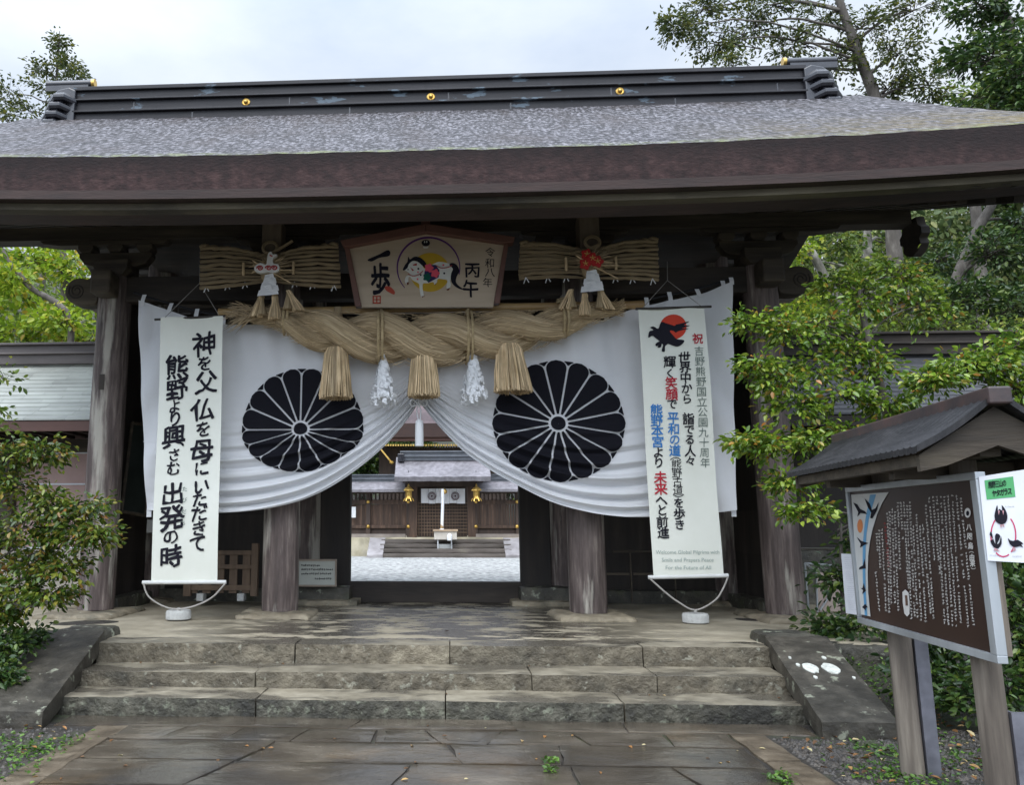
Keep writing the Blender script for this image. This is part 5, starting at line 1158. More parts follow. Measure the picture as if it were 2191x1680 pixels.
# ---------------------------------------------------------------- inner shrine precinct seen through the gate
YF2 = 34.
wood_far = M('brown_fence_wood', [(.3, (.042, .024, .016)), (.55, (.085, .050, .033)), (.8, (.19, .12, .08))], scale=3.5, stretch=(3, 2, .3), bump=.15, island=.3)
wood_far_d = M('dark_gate_wood', [(.3, (.035, .023, .018)), (.7, (.075, .05, .038))], scale=3, stretch=(2, 2, .3), bump=.1)
roof_far = M('wet_grey_bark_roof', [(.3, (.12, .11, .12)), (.7, (.25, .235, .25))], scale=6, bump=.6, rough=(.45, .7))
roof_hall = M('purplish_bark_roof', [(.3, (.075, .05, .052)), (.7, (.14, .098, .10))], scale=6, bump=.5, rough=(.5, .75))
def q(u, v, d=0.): return at(u, v, YF2+d)
def bx(mb, u0, v0, u1, v1, d0=0., d1=.3):
    a, b = q(u0, v0), q(u1, v1); mb.box(min(a.x, b.x), max(a.x, b.x), YF2+d0, YF2+d1, min(a.z, b.z), max(a.z, b.z))
def part(nm, mat_, par, rects, d0=0., d1=.3, bv=None):
    mb = MB()
    for r in rects: bx(mb, *r, d0, d1)
    return mb.build(nm, mat_, par, bevel=bv)
# stone terrace and steps
ter = empty('stone_terrace', (0, 34, .4), 'pale stone terrace carrying the inner gate, with dark wet steps', 'terrace')
mb = MB(); rough_block(mb, -9, 9, 33.3, 38, .30, 1.10, cell=.35, amp=.03); mb.build('terrace_block', M('pale_terrace_stone', [(.3, (.40, .35, .23)), (.55, (.56, .50, .36)), (.8, (.66, .62, .50))], scale=1.6, bump=.5, rough=(.7, .9), over=[dict(color=(.12, .11, .08), scale=.7, lo=.5, hi=.65, amt=.6)]), ter, smooth=50)
for i in range(4):
    a, b = at(815, 1180, 33), at(1093, 1180, 33); mb = MB(); rough_block(mb, a.x, b.x, 32.05+.33*i, 33.4, .38+.17*i, .38+.17*(i+1)-.01, cell=.2, amp=.015, chip=.03); mb.build('step', M('dark_wet_step', [(.3, (.06, .05, .04)), (.6, (.12, .10, .085)), (.85, (.3, .27, .2))], scale=1.2, stretch=(.6, 2, 2), bump=.4, rough=(.4, .8)) if i == 0 else bpy.data.materials['dark_wet_step'], ter, smooth=50)
for s in (-1, 1):
    a = at(805 if s < 0 else 1096, 1160, 32.6).x; mb = MB()
    rough_block(mb, a-.3, a+.3, 32.0, 33.3, .38, .5, cell=.12, amp=.02, shear=lambda p: Vector((p.x, p.y, p.z+(p.y-32.0)*.47))); mb.build('side_slab', M('grey_side_slab', [(.3, (.22, .2, .2)), (.7, (.36, .34, .34))], scale=3, bump=.3) if s < 0 else bpy.data.materials['grey_side_slab'], ter, smooth=50)
# fence panels left and right of the inner gate
def fence(s, lb):
    U = (640, 868) if s < 0 else (1018, 1245)
    e = empty('precinct_fence', q((U[0]+U[1])/2, 1150), lb, 'fence', 'roofed fences beside the inner gate')
    part('fence_boards', wood_far, e, [(u, 1080, u+5.2, 1127) for u in np.arange(U[0], U[1], 5.6)], .12, .18)
    part('lower_board', wood_far_d, e, [(U[0], 1128, U[1], 1143)], .1, .2); part('upper_rail', wood_far, e, [(U[0], 1070, U[1], 1079)], .02, .2, .01); part('mid_rail', wood_far, e, [(U[0], 1124, U[1], 1131)], .0, .2, .01)
    part('sill', M('pale_sill_wood', [(.3, (.2, .17, .15)), (.7, (.3, .26, .23))], scale=3, bump=.1) if s < 0 else bpy.data.materials['pale_sill_wood'], e, [(U[0], 1143, U[1], 1152)], -.1, .35, .01)
    part('top_beam', wood_far_d, e, [(U[0], 1048, U[1], 1056)], .0, .3)
    part('slot_bars', wood_far_d, e, [(u, 1056, u+3.2, 1070) for u in np.arange(U[0], U[1], 8.5)], .1, .2)
    for u in (701, 788, 874) if s < 0 else (1018, 1106, 1190):
        p_ = part('fence_post', wood_far_d, e, [(u-4, 1050, u+4, 1150)], -.06, .3)
        for v in (1074, 1127):
            c = q(u, v); mb = MB(); mb.lathe([(.06, 0), (.075, .02), (.06, .05), (.02, .075)], (c.x, YF2-.06, c.z), 10, axis='y'); recalc(mb.build('gilt_boss', gold, p_, smooth=50))
    a, b = q(U[0], 1050), q(U[1], 1030); mb = MB()
    for d in (1, -1):
        mb.grid([[(x, YF2+.15-d*(.15+.62*(1-t)), 2.93+.36*t) for x in (a.x, b.x)] for t in (0, .5, 1)], flip=d < 0); mb.grid([[(x, YF2+.15-d*.77, z) for x in (a.x, b.x)] for z in (2.83, 2.93)], flip=d > 0)
    mb.build('roof', roof_far, e)
    mb = MB()
    for za, zb, h in ((3.22, 3.34, .22), (3.34, 3.37, .27), (3.37, 3.50, .18), (3.50, 3.54, .25)): mb.box(a.x, b.x, YF2+.15-h, YF2+.15+h, za, zb)
    mb.build('roof_ridge', M('wet_blue_ridge', [(.3, (.10, .11, .125)), (.7, (.17, .18, .2))], scale=3, bump=.05, rough=(.3, .5)) if s < 0 else bpy.data.materials['wet_blue_ridge'], e)
fence(-1, 'brown roofed plank fence with gilt bosses left of the inner gate'); fence(1, 'brown roofed plank fence with gilt bosses right of the inner gate')
ig = empty('inner_gate', q(946, 1150), 'small inner shrine gate with grey bark roof and short white curtain over its lattice doors', 'gate')
part('pillar', wood_far, ig, [(875, 1035, 893, 1152)], -.1, .3, .02); part('pillar', wood_far, ig, [(1000, 1035, 1018, 1152)], -.1, .3, .02)
part('lintel', wood_far_d, ig, [(862, 1026, 1034, 1042)], -.15, .4)
for u0, u1 in ((893, 945.5), (947, 1000)):
    d = part('lattice_door', wood_far_d, ig, [(u0, 1042, u1, 1150)], .18, .22)
    m_ = MB()
    for v in np.arange(1076, 1146, 7): bx(m_, u0, v, u1, v+1.6, .14, .18)
    for u in np.arange(u0+2, u1, 6): bx(m_, u, 1073, u+1.4, 1148, .13, .17)
    m_.build('lattice', M('lattice_wood', [(.3, (.14, .09, .06)), (.7, (.22, .15, .10))], scale=4, bump=0) if u0 < 900 else bpy.data.materials['lattice_wood'], d)
a, b = q(848, 1026), q(1047, 1026); mb = MB(); zr_ = q(940, 985).z
for d in (1, -1):
    P = [[(x, YF2+.1-d*(.1+1.25*(1-t)), q(940, 1024).z*(1-t)+(zr_+.12)*t-.07*math.sin(PI*t)+.02*mnoise.noise(Vector((x*3, t*5, 0)))) for x in np.linspace(a.x, b.x, 30)] for t in np.linspace(0, 1, 10)]
    mb.grid(P, flip=d < 0); mb.grid([[Vector(p)+Vector((0, .06*d, -.17)) for p in P[0]], P[0]], flip=d < 0)
for e_ in (0, -1):
    for d in (1, -1): mb.poly([(a.x if e_ == 0 else b.x, YF2+.1-d*1.3, q(940, 1029).z), (a.x if e_ == 0 else b.x, YF2+.1-d*1.3, q(940, 1022).z), (a.x if e_ == 0 else b.x, YF2+.1, zr_+.1), (a.x if e_ == 0 else b.x, YF2+.1, zr_-.2)])
mb.build('roof', roof_far, ig, smooth=50)
mb = MB(); a, b = q(857, 985), q(1034, 985)
for za, zb, h in ((zr_-.02, zr_+.12, .24), (zr_+.12, zr_+.16, .32), (zr_+.16, zr_+.30, .22), (zr_+.30, zr_+.35, .3)): mb.box(a.x, b.x, YF2-h, YF2+.1+h, za, zb)
rg_ = mb.build('roof_ridge', bpy.data.materials['wet_blue_ridge'], ig)
for u in (859, 1032): c = q(u, 981); mb = MB(); mb.box(c.x-.13, c.x+.13, YF2-.4, YF2+.5, c.z-.16, c.z+.16); mb.build('ridge_end', tile_dark, rg_, bevel=.03)
mb = MB()
for t in (0, .48, 1):       # three pale panels of the little curtain
    pass
for i, (u0, u1) in enumerate(((901, 917), (917.4, 931), (931.4, 946), (946.4, 961), (961.4, 977), (977.4, 995))):
    P = [[q(u0+(u1-u0)*k/6, v, -.22+.02*math.sin(k*1.3+i)) for k in range(7)] for v in (1046, 1056, 1066, 1077+(i % 2))]; mb.grid(P, flip=True)
cu = mb.build('short_curtain', cloth, ig, smooth=180)
for u in (924, 974):
    mb = MB(); c = q(u, 1062, -.25); mb.lathe([(.165, 0), (.16, .012)], c, 20, axis='y'); cr = recalc(mb.build('crest', flat('maroon_crest', (.06, .03, .035), .8), cu))
    mb = MB()
    for k in range(16): an = 2*PI*k/16; mb.tube([(c.x+.04*math.cos(an), c.y-.016, c.z+.04*math.sin(an)), (c.x+.155*math.cos(an), c.y-.016, c.z+.155*math.sin(an))], .006, 4)
    mb.build('petal_lines', paper, cr)
for u, lb in ((874.5, 'gilded hanging lantern at the left pillar of the inner gate'), (1019.5, 'gilded hanging lantern at the right pillar of the inner gate')):
    c = q(u, 1069, -.9); e = empty('hanging_lantern', (c.x, YF2-.9, c.z), lb, 'lantern', 'gilt lanterns at the inner gate'); C_ = (c.x, YF2-.9, c.z); zt = q(u, 1040, -.9).z-c.z
    mb = MB(); mb.lathe([(.12, .0), (.17, .03), (.13, .06), (.12, .12), (.125, .30), (.15, .33)], C_, 6); recalc(mb.build('body', gold, e, bevel=.005))
    mb = MB(); mb.lathe([(.22, .33), (.21, .36), (.13, .44), (.05, .50), (.03, .56), (.01, .60)], C_, 6, rot=PI/6); recalc(mb.build('lantern_roof', gold, e, bevel=.005))
    mb = MB()
    for k in range(6): an = 2*PI*k/6; mb.tube([(C_[0]+.15*math.cos(an), C_[1]+.15*math.sin(an), C_[2]+.03), (C_[0]+.19*math.cos(an), C_[1]+.19*math.sin(an), C_[2]-.07)], .022, 5)
    mb.build('leg', gold, e); mb = MB(); mb.tube([(c.x, C_[1], c.z+.58), (c.x, C_[1], c.z+1.1)], .01, 5); mb.build('chain', tile_dark, e)
c = q(948, 1048, -1.0); e = empty('bell_rope', c, 'thick white bell rope hanging before the inner gate doors', 'bell rope')
b_ = q(945, 1152, -1.0); mb = MB(); mb.tube(catmull([c+Vector((-.02, 0, .02)), c.lerp(b_, .25), c.lerp(b_, .55), b_.lerp(c, .12)], 6), [.06]*19, 10); mb.build('rope', paper, e, smooth=60)
mb = MB(); t_ = b_.lerp(c, .2); mb.lathe([(.055, .16), (.07, 0), (.06, -.02)], t_, 10); recalc(mb.build('rope_sleeve', bamboo, e, smooth=50)); mb = MB(); mb.lathe([(.07, 0), (.12, -.1), (.14, -.4), (.05, -.42)], t_, 12); recalc(mb.build('rope_tassel', cloth, e, smooth=50))
mb = MB(); c2 = q(950, 1052, -.9); mb.lathe([(.02, .12), (.10, .06), (.13, 0), (.10, -.07), (.02, -.11)], c2, 14); recalc(mb.build('bell', gold, e, smooth=60))
e = empty('offering_box', q(951, 1165, -1.2), 'pale cloth covered offering box on legs at the top of the far steps', 'offering box')
part('box', M('pale_offering_box', [(.3, (.5, .45, .38)), (.7, (.62, .57, .5))], scale=3, bump=.1), e, [(930, 1136, 977, 1154)], -1.5, -1.1, .02); part('box_rim', M('tan_rim_wood', [(.3, (.34, .24, .15)), (.7, (.45, .33, .22))], scale=3, bump=.1), e, [(928, 1133, 979, 1137)], -1.55, -1.05, .01)
for u in (938, 966): part('leg', flat('box_leg_grey', (.45, .46, .47), .5), e, [(u-1.5, 1154, u+1.5, 1174)], -1.45, -1.35)
part('lower_panel', flat('box_panel_grey', (.34, .35, .34), .7), e, [(939.5, 1163, 964.5, 1172)], -1.4, -1.38)
mb = MB(); c = q(962, 1150, -1.6); mb.lathe([(.09, -.12), (.1, .05), (.06, .12), (.02, .14)], c, 10); recalc(mb.build('white_pouch', cloth, e, smooth=60))
for u0, u1, lb in ((752, 762, 'white paper notice hung on the far fence, by the left door jamb'), (1120, 1128, 'white paper notice hung on the far fence, by the right door jamb')):
    a, b = q(u0, 1085), q(u1, 1108); mb = MB(); mb.box(a.x, b.x, YF2-.14, YF2-.12, b.z, a.z); tag(mb.build('fence_notice', paper, origin=(a.x, YF2-.13, a.z)), lb, 'notice', 'notices on the far fence')
# main hall behind
YH = 41.
def h(u, v, d=0.): return at(u, v, YH+d)
hall = empty('shrine_hall', (h(905, 1050).x, YH, 1), 'purplish bark roofed shrine hall with gilt rafter ends rising behind the inner gate', 'hall')
xa, xb, xt = h(770, 970).x, h(1070, 970).x, h(893, 850).x
ze, zt, zq = h(900, 946).z, h(900, 872).z, h(900, 918).z
rx = [h(u, 900).x for u in (700, 760, 893, 1040, 1110)]
mb = MB(); X = np.linspace(rx[0], rx[-1], 30)
mb.grid([[(x, YH-.2-1.9*(1-t), zq+(h(900, 830).z-zq)*t-.12*math.sin(PI*t)+.02*mnoise.noise(Vector((x*2, t*6, 0)))) for x in X] for t in np.linspace(0, 1, 12)])
mb.grid([[(x, YH+4+1.9*(1-t)-4.2, zq+(h(900, 830).z-zq)*t-.12*math.sin(PI*t)) for x in X] for t in np.linspace(0, 1, 8)], flip=True); mb.build('roof', roof_hall, hall, smooth=50)
def hpart(nm, mat_, u0, v0, u1, v1, d0, d1):
    a, b = h(u0, v0), h(u1, v1); mb = MB(); mb.box(a.x, b.x, YH+d0, YH+d1, b.z, a.z); return mb.build(nm, mat_, hall, bevel=.01)
hpart('roof_edge', M('red_brown_eave', [(.3, (.03, .014, .011)), (.7, (.052, .026, .02))], scale=4, bump=.3), 705, 918, 1105, 944, -2.1, -1.85); hpart('eave_board', plaque_f, 708, 944, 1102, 951, -1.95, -1.6)
mb = MB()
for u in np.arange(712, 1100, 5.4):
    c = h(u, 953, -1.9); mb.box(c.x-.035, c.x+.035, YH-1.96, YH-1.93, c.z-.04, c.z+.04)
mb.build('gilt_rafter_ends', gold, hall)
mb = MB()
for u in np.arange(712, 1100, 5.4):
    c = h(u, 953, -1.9); mb.box(c.x-.03, c.x+.03, YH-1.93, YH-.2, c.z-.035, c.z+.035)
mb.build('rafters', wood_far_d, hall)
hpart('wall', wood_far_d, 812, 960, 1085, 1150, -.3, 1.5)
for s, u in ((-1, 700), (1, 1106)):
    mb = MB(); a, b = h(893, 842, -2.2), h(u, 960, -2.2); mb.beam(a, b, .12, .38, up=(0, 1, 0)); mb.build('bargeboard', wood_far, hall)
mb = MB(); a, b = h(812, 958, -1.9), h(838, 990, -1.9); mb.beam(a, b, .07, .09, up=(0, 1, 0)); br = mb.build('tie_rod', gold, hall); mb = MB(); mb.lathe([(.03, -.08), (.10, -.03), (.10, .04), (.03, .08)], b, 8); recalc(mb.build('rod_tip', gold, br))
# ---------------------------------------------------------------- trees and shrubs
bark_m = M('grey_tree_bark', [(.3, (.05, .042, .034)), (.55, (.11, .095, .08)), (.8, (.24, .22, .19))], scale=6, stretch=(1, 1, .4), bump=.6, rough=(.75, .95))
bark_pale = M('pale_lichen_bark', [(.3, (.05, .045, .035)), (.5, (.15, .14, .115)), (.7, (.36, .345, .30))], scale=7, stretch=(1, 1, .5), bump=.4, rough=(.8, .95))
twig_m = flat('dark_twig', (.035, .027, .02), .85)
lf_bright = leafmat('bright_yellow_green_leaves', [(0, (.10, .18, .012)), (.35, (.21, .32, .02)), (.7, (.34, .46, .035)), (.9, (.46, .46, .05)), (1, (.45, .30, .04))], .4, .5)
lf_gloss = leafmat('glossy_evergreen_leaves', [(0, (.04, .09, .012)), (.3, (.10, .19, .02)), (.65, (.19, .29, .03)), (.9, (.31, .38, .055)), (.97, (.34, .25, .04)), (1, (.38, .16, .03))], .16, .3)
lf_dark = leafmat('dark_evergreen_leaves', [(0, (.014, .035, .010)), (.4, (.036, .078, .018)), (.8, (.075, .13, .025)), (1, (.15, .20, .035))], .35, .25)
lf_sky = leafmat('olive_canopy_leaves', [(0, (.025, .04, .012)), (.4, (.055, .08, .02)), (.8, (.10, .12, .025)), (1, (.20, .19, .03))], .45, .35)
lf_red = leafmat('young_reddish_leaves', [(0, (.025, .055, .012)), (.4, (.075, .13, .018)), (.7, (.19, .24, .03)), (.92, (.23, .19, .035)), (1, (.26, .11, .03))], .25, .3)
lf_mid = leafmat('mid_green_leaves', [(0, (.045, .085, .015)), (.4, (.12, .19, .026)), (.8, (.21, .28, .04)), (1, (.34, .34, .06))], .45, .35)
def leaf_mesh(name, base, d, nrm, ln, wd, fold=.18):
    n = len(base); sd = np.cross(d, nrm); sd /= np.linalg.norm(sd, axis=1, keepdims=True)+1e-9; up = np.cross(sd, d)
    V = np.empty((n, 6, 3)); l = ln[:, None]; w_ = wd[:, None]
    V[:, 0] = base; V[:, 1] = base+d*l*.33+sd*w_*.5+up*w_*fold; V[:, 2] = base+d*l*.70+sd*w_*.40+up*w_*fold*.6; V[:, 3] = base+d*l-up*l*.10
    V[:, 4] = base+d*l*.70-sd*w_*.40+up*w_*fold*.6; V[:, 5] = base+d*l*.33-sd*w_*.5+up*w_*fold
    me = bpy.data.meshes.new(name); me.vertices.add(n*6); me.vertices.foreach_set('co', V.ravel())
    idx = np.arange(n)[:, None]*6+np.array([[0, 1, 2, 3, 0, 3, 4, 5]]); me.loops.add(n*8); me.loops.foreach_set('vertex_index', idx.ravel().astype(np.int32))
    me.polygons.add(n*2); me.polygons.foreach_set('loop_start', np.arange(n*2, dtype=np.int32)*4); me.polygons.foreach_set('loop_total', np.full(n*2, 4, np.int32)); me.update(calc_edges=True); me.validate(); return me
def unit(a): return a/(np.linalg.norm(a, axis=-1, keepdims=True)+1e-9)
class Leaves:
    def __init__(s): s.b, s.d, s.n, s.l, s.w = [], [], [], [], []
    def add(s, b, d, n, l, w): s.b.append(b); s.d.append(d); s.n.append(n); s.l.append(l); s.w.append(w)
    def mesh(s, nm): return leaf_mesh(nm, np.concatenate(s.b), unit(np.concatenate(s.d)), unit(np.concatenate(s.n)), np.concatenate(s.l), np.concatenate(s.w))
def lobe(u, v, Y, ru, rv, rd=None):
    c = at(u, v, Y); k = px(Y); return (np.array(c), np.array([ru*k, (rd if rd else max(ru, rv)*k*.8), rv*k]))
def twigs_leaves(lv, tw, p0, p1, nl, ll, lw, droop=.15, flat_=.6, r0=.006):
    """a curved twig carrying alternate leaves in a loose flat spray"""
    p0, p1 = np.array(p0), np.array(p1); ax = p1-p0; L_ = np.linalg.norm(ax)+1e-6; mid = (p0+p1)/2+np.array([0, 0, .12*L_])+rng.normal(0, .05*L_, 3)
    t = np.linspace(0, 1, 6)[:, None]; C = (1-t)**2*p0+2*t*(1-t)*mid+t*t*p1
    tw.tube([tuple(c) for c in C], [r0*(1-.8*i/5) for i in range(6)], 3, caps=False)
    tt = rng.uniform(.12, 1.0, nl)[:, None]; P = (1-tt)**2*p0+2*tt*(1-tt)*mid+tt*tt*p1
    tg = unit(2*(1-tt)*(mid-p0)+2*tt*(p1-mid)); up = np.array([0, 0, 1.])
    sd = unit(np.cross(tg, np.broadcast_to(up, tg.shape))); sg_ = rng.choice([-1, 1], nl)[:, None]
    sub = rng.uniform(0, 1, nl)[:, None]**1.3*ll*2.6
    d = unit(tg*rng.uniform(.2, 1.0, (nl, 1))+sd*sg_*rng.uniform(.4, 1.1, (nl, 1))+up*rng.normal(-.05, .32, (nl, 1)))
    B = P+d*sub+rng.normal(0, ll*.25, (nl, 3))
    dd = unit(d+rng.normal(0, .35, (nl, 3))-up*droop*rng.uniform(0, 2, (nl, 1)))
    n_ = unit(up*flat_+rng.normal(0, .42, (nl, 3))); l = ll*rng.uniform(.65, 1.2, nl)
    lv.add(B, dd, n_, l, l*lw*rng.uniform(.85, 1.15, nl))
def tree(name, label, cat, trunk, r0, lobes, mat_leaf, ll=.1, lw=.5, ntw=30, nl=16, tl=.9, group=None, bark=None, droop=.15, r_tip=.3, out=.8, trunk_name='trunk', twig_r=.006, flat_=.6):
    base = Vector(trunk[0]); e = empty(name, base, label, cat, group)
    T = catmull([Vector(p) for p in trunk], 6); n = len(T); mb = MB()
    mb.tube([p+.03*r0*6*mnoise.noise_vector(p*1.3) for p in T], [r0*(1-(1-r_tip)*i/(n-1))*(1+.25*math.exp(-i*.7)) for i in range(n)], 10)
    tw, lv = MB(), Leaves()
    for (c, r, *dn) in lobes:
        k = dn[0] if dn else 1.
        cand = [p for p in T if p.z < c[2]+.1] or [T[0]]
        o = min(cand, key=lambda p: (p-Vector(c)).length+.35*abs(p.z-(c[2]-.6*(Vector(c)-p).length)))
        mid = (o+Vector(c))/2+Vector((0, 0, .10*(Vector(c)-o).length)); lr = max(.012, r0*.42*min(1, .25+r.max()/3))
        B_ = catmull([o, mid, Vector(c)], 6); mb.tube([p+.05*mnoise.noise_vector(p*2) for p in B_], [lr*(1-.72*i/(len(B_)-1)) for i in range(len(B_))], 6)
        m = max(2, int(ntw*k))
        for _ in range(m):
            v = unit(rng.normal(0, 1, 3))*rng.uniform(.15, 1)**.45; p1 = c+v*r
            s0 = c+(p1-c)*max(0, 1-tl*rng.uniform(.7, 1.3)/(np.linalg.norm(p1-c)+1e-6)) if np.linalg.norm(p1-c) > tl else c*.7+p1*.3
            outv = unit(p1-c)*out; p2 = s0+unit(unit(p1-s0)+outv*.3+np.array([0, 0, .05]))*np.linalg.norm(p1-s0)
            twigs_leaves(lv, tw, s0, p2, nl, ll, lw, droop, flat_, twig_r)
        for _ in range(max(2, m//5)):          # secondary branches
            v = unit(rng.normal(0, 1, 3)); p1 = Vector(c+v*r*.8); q = Vector(c).lerp(o, random.uniform(0, .4)); tw.tube(catmull([q, (q+p1)/2+Vector((0, 0, .05)), p1], 4), [lr*.35*(1-.7*i/8) for i in range(9)], 4, caps=False)
    mb.build(trunk_name, bark or bark_m, e, smooth=70)
    tw.build('twigs', twig_m, e); me = lv.mesh('crown'); o = link_mesh('crown', me, mat_leaf, e); return e
def P(u, v, Y): return at(u, v, Y)
def G(u, v, Y): p = at(u, v, Y); return Vector((p.x, p.y, gz(p.x, p.y)-.1))
bgrp = 'trees behind the gate'
# top right: tall loose tree seen against the sky
tree('tall_tree', 'tall loose leaved tree spreading against the sky above the right roof end', 'tree', [G(1905, 1000, 20), P(1920, 600, 20), P(1880, 250, 20), P(1835, 110, 20), P(1790, -20, 20), P(1760, -160, 20)], .20,
     [lobe(1445, 55, 19, 55, 32), lobe(1520, 90, 19.5, 70, 45), lobe(1600, 55, 20, 80, 60), lobe(1690, 100, 20, 80, 50), lobe(1560, 150, 19, 60, 30, 1), lobe(1640, 10, 20, 100, 40), lobe(1760, 40, 20.5, 90, 60), lobe(1790, 130, 20, 80, 60), lobe(1850, 60, 20, 80, 70), lobe(1930, 110, 19.5, 80, 70), lobe(1960, 20, 20, 90, 60), lobe(1900, 190, 20, 70, 40, 1), lobe(1990, 180, 20, 60, 40, 1), lobe(1500, 20, 20, 60, 25, 1), lobe(1720, 170, 20.5, 60, 25, 1)],
     lf_sky, .115, .42, 34, 19, .8, bgrp, twig_r=.008, out=.6)
tree('dense_tree', 'dense dark evergreen tree at the right edge, above the roof', 'tree', [G(2230, 1000, 17), P(2225, 600, 17), P(2190, 200, 17), P(2150, 40, 17), P(2130, -80, 17)], .22,
     [lobe(2170, 40, 17, 90, 70), lobe(2090, 15, 17, 65, 40), lobe(2120, 120, 16.5, 90, 55), lobe(2190, 160, 16, 70, 60), lobe(2070, 120, 17, 45, 30, .5), lobe(2130, 215, 16.5, 100, 32), lobe(2200, 235, 16, 60, 40)], lf_dark, .14, .45, 40, 16, .7, bgrp)
tree('dense_tree', 'mid green tree rising beyond the right roof edge, darker one beside it', 'tree', [G(2110, 1000, 23), P(2100, 600, 23), P(2070, 300, 23), P(2060, 200, 23)], .2,
     [lobe(2090, 200, 22, 110, 45), lobe(2180, 120, 21, 70, 60), lobe(2020, 258, 23, 70, 16, .6), lobe(2130, 270, 22, 110, 40)], lf_mid, .15, .45, 40, 14, .8, bgrp)
# below the right eave: pale trunks and light foliage
tree('pale_trunk_tree', 'tree with a pale lichen covered trunk standing behind the right eave, upright one', 'tree', [G(1905, 1100, 21), P(1880, 800, 21), P(1862, 620, 21), P(1855, 500, 21), P(1850, 380, 21)], .21,
     [lobe(1790, 510, 20, 70, 40), lobe(1900, 520, 22, 80, 40), lobe(1840, 590, 19.5, 70, 40, .7), lobe(1950, 590, 22, 80, 50), lobe(1790, 640, 20, 60, 50), lobe(1700, 560, 21, 50, 60)], lf_mid, .13, .5, 38, 15, .7, bgrp, bark=bark_pale)
tree('leaning_tree', 'pale slanting trunk tree behind the right pillar top', 'tree', [G(1900, 1000, 19.5), P(1820, 720, 19.5), P(1770, 600, 19.5), P(1700, 480, 19.5), P(1660, 400, 19.5)], .16,
     [lobe(1690, 530, 19, 55, 50, .8), lobe(1650, 610, 19, 45, 50), lobe(1720, 640, 19, 60, 50), lobe(1700, 700, 18.5, 80, 40)], lf_bright, .12, .5, 34, 15, .6, bgrp, bark=bark_pale)
tree('mossy_tree', 'thick mossy trunk tree under the right roof corner', 'tree', [G(2000, 1100, 18), P(2010, 760, 18), P(2050, 600, 18), P(2095, 490, 18), P(2140, 400, 18)], .22,
     [lobe(2130, 540, 17, 80, 60), lobe(2060, 640, 17, 90, 50), lobe(2160, 660, 16.5, 70, 60), lobe(2000, 560, 19, 60, 40, .6), lobe(2190, 480, 18, 60, 40)], lf_dark, .12, .5, 50, 16, .6, bgrp)
tree('bushy_tree', 'light green bushy tree behind the dark cloister roof', 'tree', [G(1960, 1150, 16.5), P(1955, 900, 16.5), P(1950, 720, 16.5), P(1945, 640, 16.5)], .12,
     [lobe(1900, 690, 16.5, 90, 45), lobe(2000, 700, 16.5, 90, 45), lobe(1780, 710, 16, 90, 35), lobe(2120, 720, 16, 80, 40), lobe(1940, 600, 17, 80, 50, .7)], lf_mid, .10, .5, 40, 15, .5, bgrp)
# left side
tree('slender_tree', 'slender tree with a tall pointed top above the left roof end', 'tree', [G(60, 1000, 21), P(100, 500, 21), P(118, 260, 21), P(124, 130, 21), P(128, 66, 21)], .10,
     [lobe(128, 90, 21, 16, 28), lobe(118, 140, 21, 38, 34), lobe(150, 140, 20.5, 26, 20, .8), lobe(90, 150, 21, 24, 20, .7), lobe(165, 175, 20.5, 34, 14, .8), lobe(100, 200, 21, 60, 34, 1), lobe(20, 200, 21, 34, 40, 1), lobe(60, 235, 21, 70, 40, 1), lobe(20, 270, 20.5, 60, 40, 1.1), lobe(80, 290, 20.5, 60, 30, 1), lobe(-40, 240, 21, 60, 60)], lf_sky, .115, .5, 20, 13, .45, bgrp, twig_r=.007, r_tip=.08)
tree('bright_tree', 'bright yellow green tree with dark forked limbs under the left eave', 'tree', [G(95, 1100, 19), P(140, 760, 19), P(138, 640, 19), P(135, 540, 19), P(130, 420, 19)], .15,
     [lobe(60, 560, 19, 70, 40), lobe(160, 580, 19, 60, 45), lobe(40, 640, 18.5, 60, 40, .6), lobe(180, 650, 18.5, 50, 40), lobe(110, 700, 18, 80, 45), lobe(30, 720, 18, 60, 40), lobe(190, 730, 18, 50, 40), lobe(100, 520, 20, 90, 40), lobe(-40, 640, 19, 70, 90)], lf_bright, .155, .6, 34, 13, .6, bgrp)
tree('bright_tree', 'thin bare limbed tree at the left edge behind the cloister', 'tree', [G(-60, 1000, 17), P(150, 740, 17), P(60, 610, 17), P(20, 560, 17), P(-20, 480, 17)], .09, [lobe(30, 600, 17, 40, 40, .4), lobe(120, 690, 17, 60, 25, .4), lobe(-30, 520, 17, 60, 60)], lf_bright, .15, .6, 26, 12, .5, bgrp)
# dark trees behind the precinct
for i, (u, v, Y, lb) in enumerate(((770, 900, 47, 'dark old tree beyond the precinct fence, left of the shrine hall'), (1130, 900, 48, 'dark old tree beyond the precinct fence, right of the shrine hall'), (680, 860, 52, 'tall dark cedar far behind the left precinct fence'), (850, 880, 55, 'tall dark cedar directly behind the shrine hall roof'))):
    tree('dark_tree', lb, 'tree', [G(u, 1060, Y), P(u+6, 1000, Y), P(u, v-60, Y)], .35, [lobe(u+d, v+e_, Y-2, 75, 60) for d, e_ in ((-40, -40), (30, -20), (0, 60), (-30, 110), (45, 90))], lf_dark, .32, .5, 46, 14, 1.6, 'dark trees behind the precinct', bark=bark_pale if i == 0 else None)
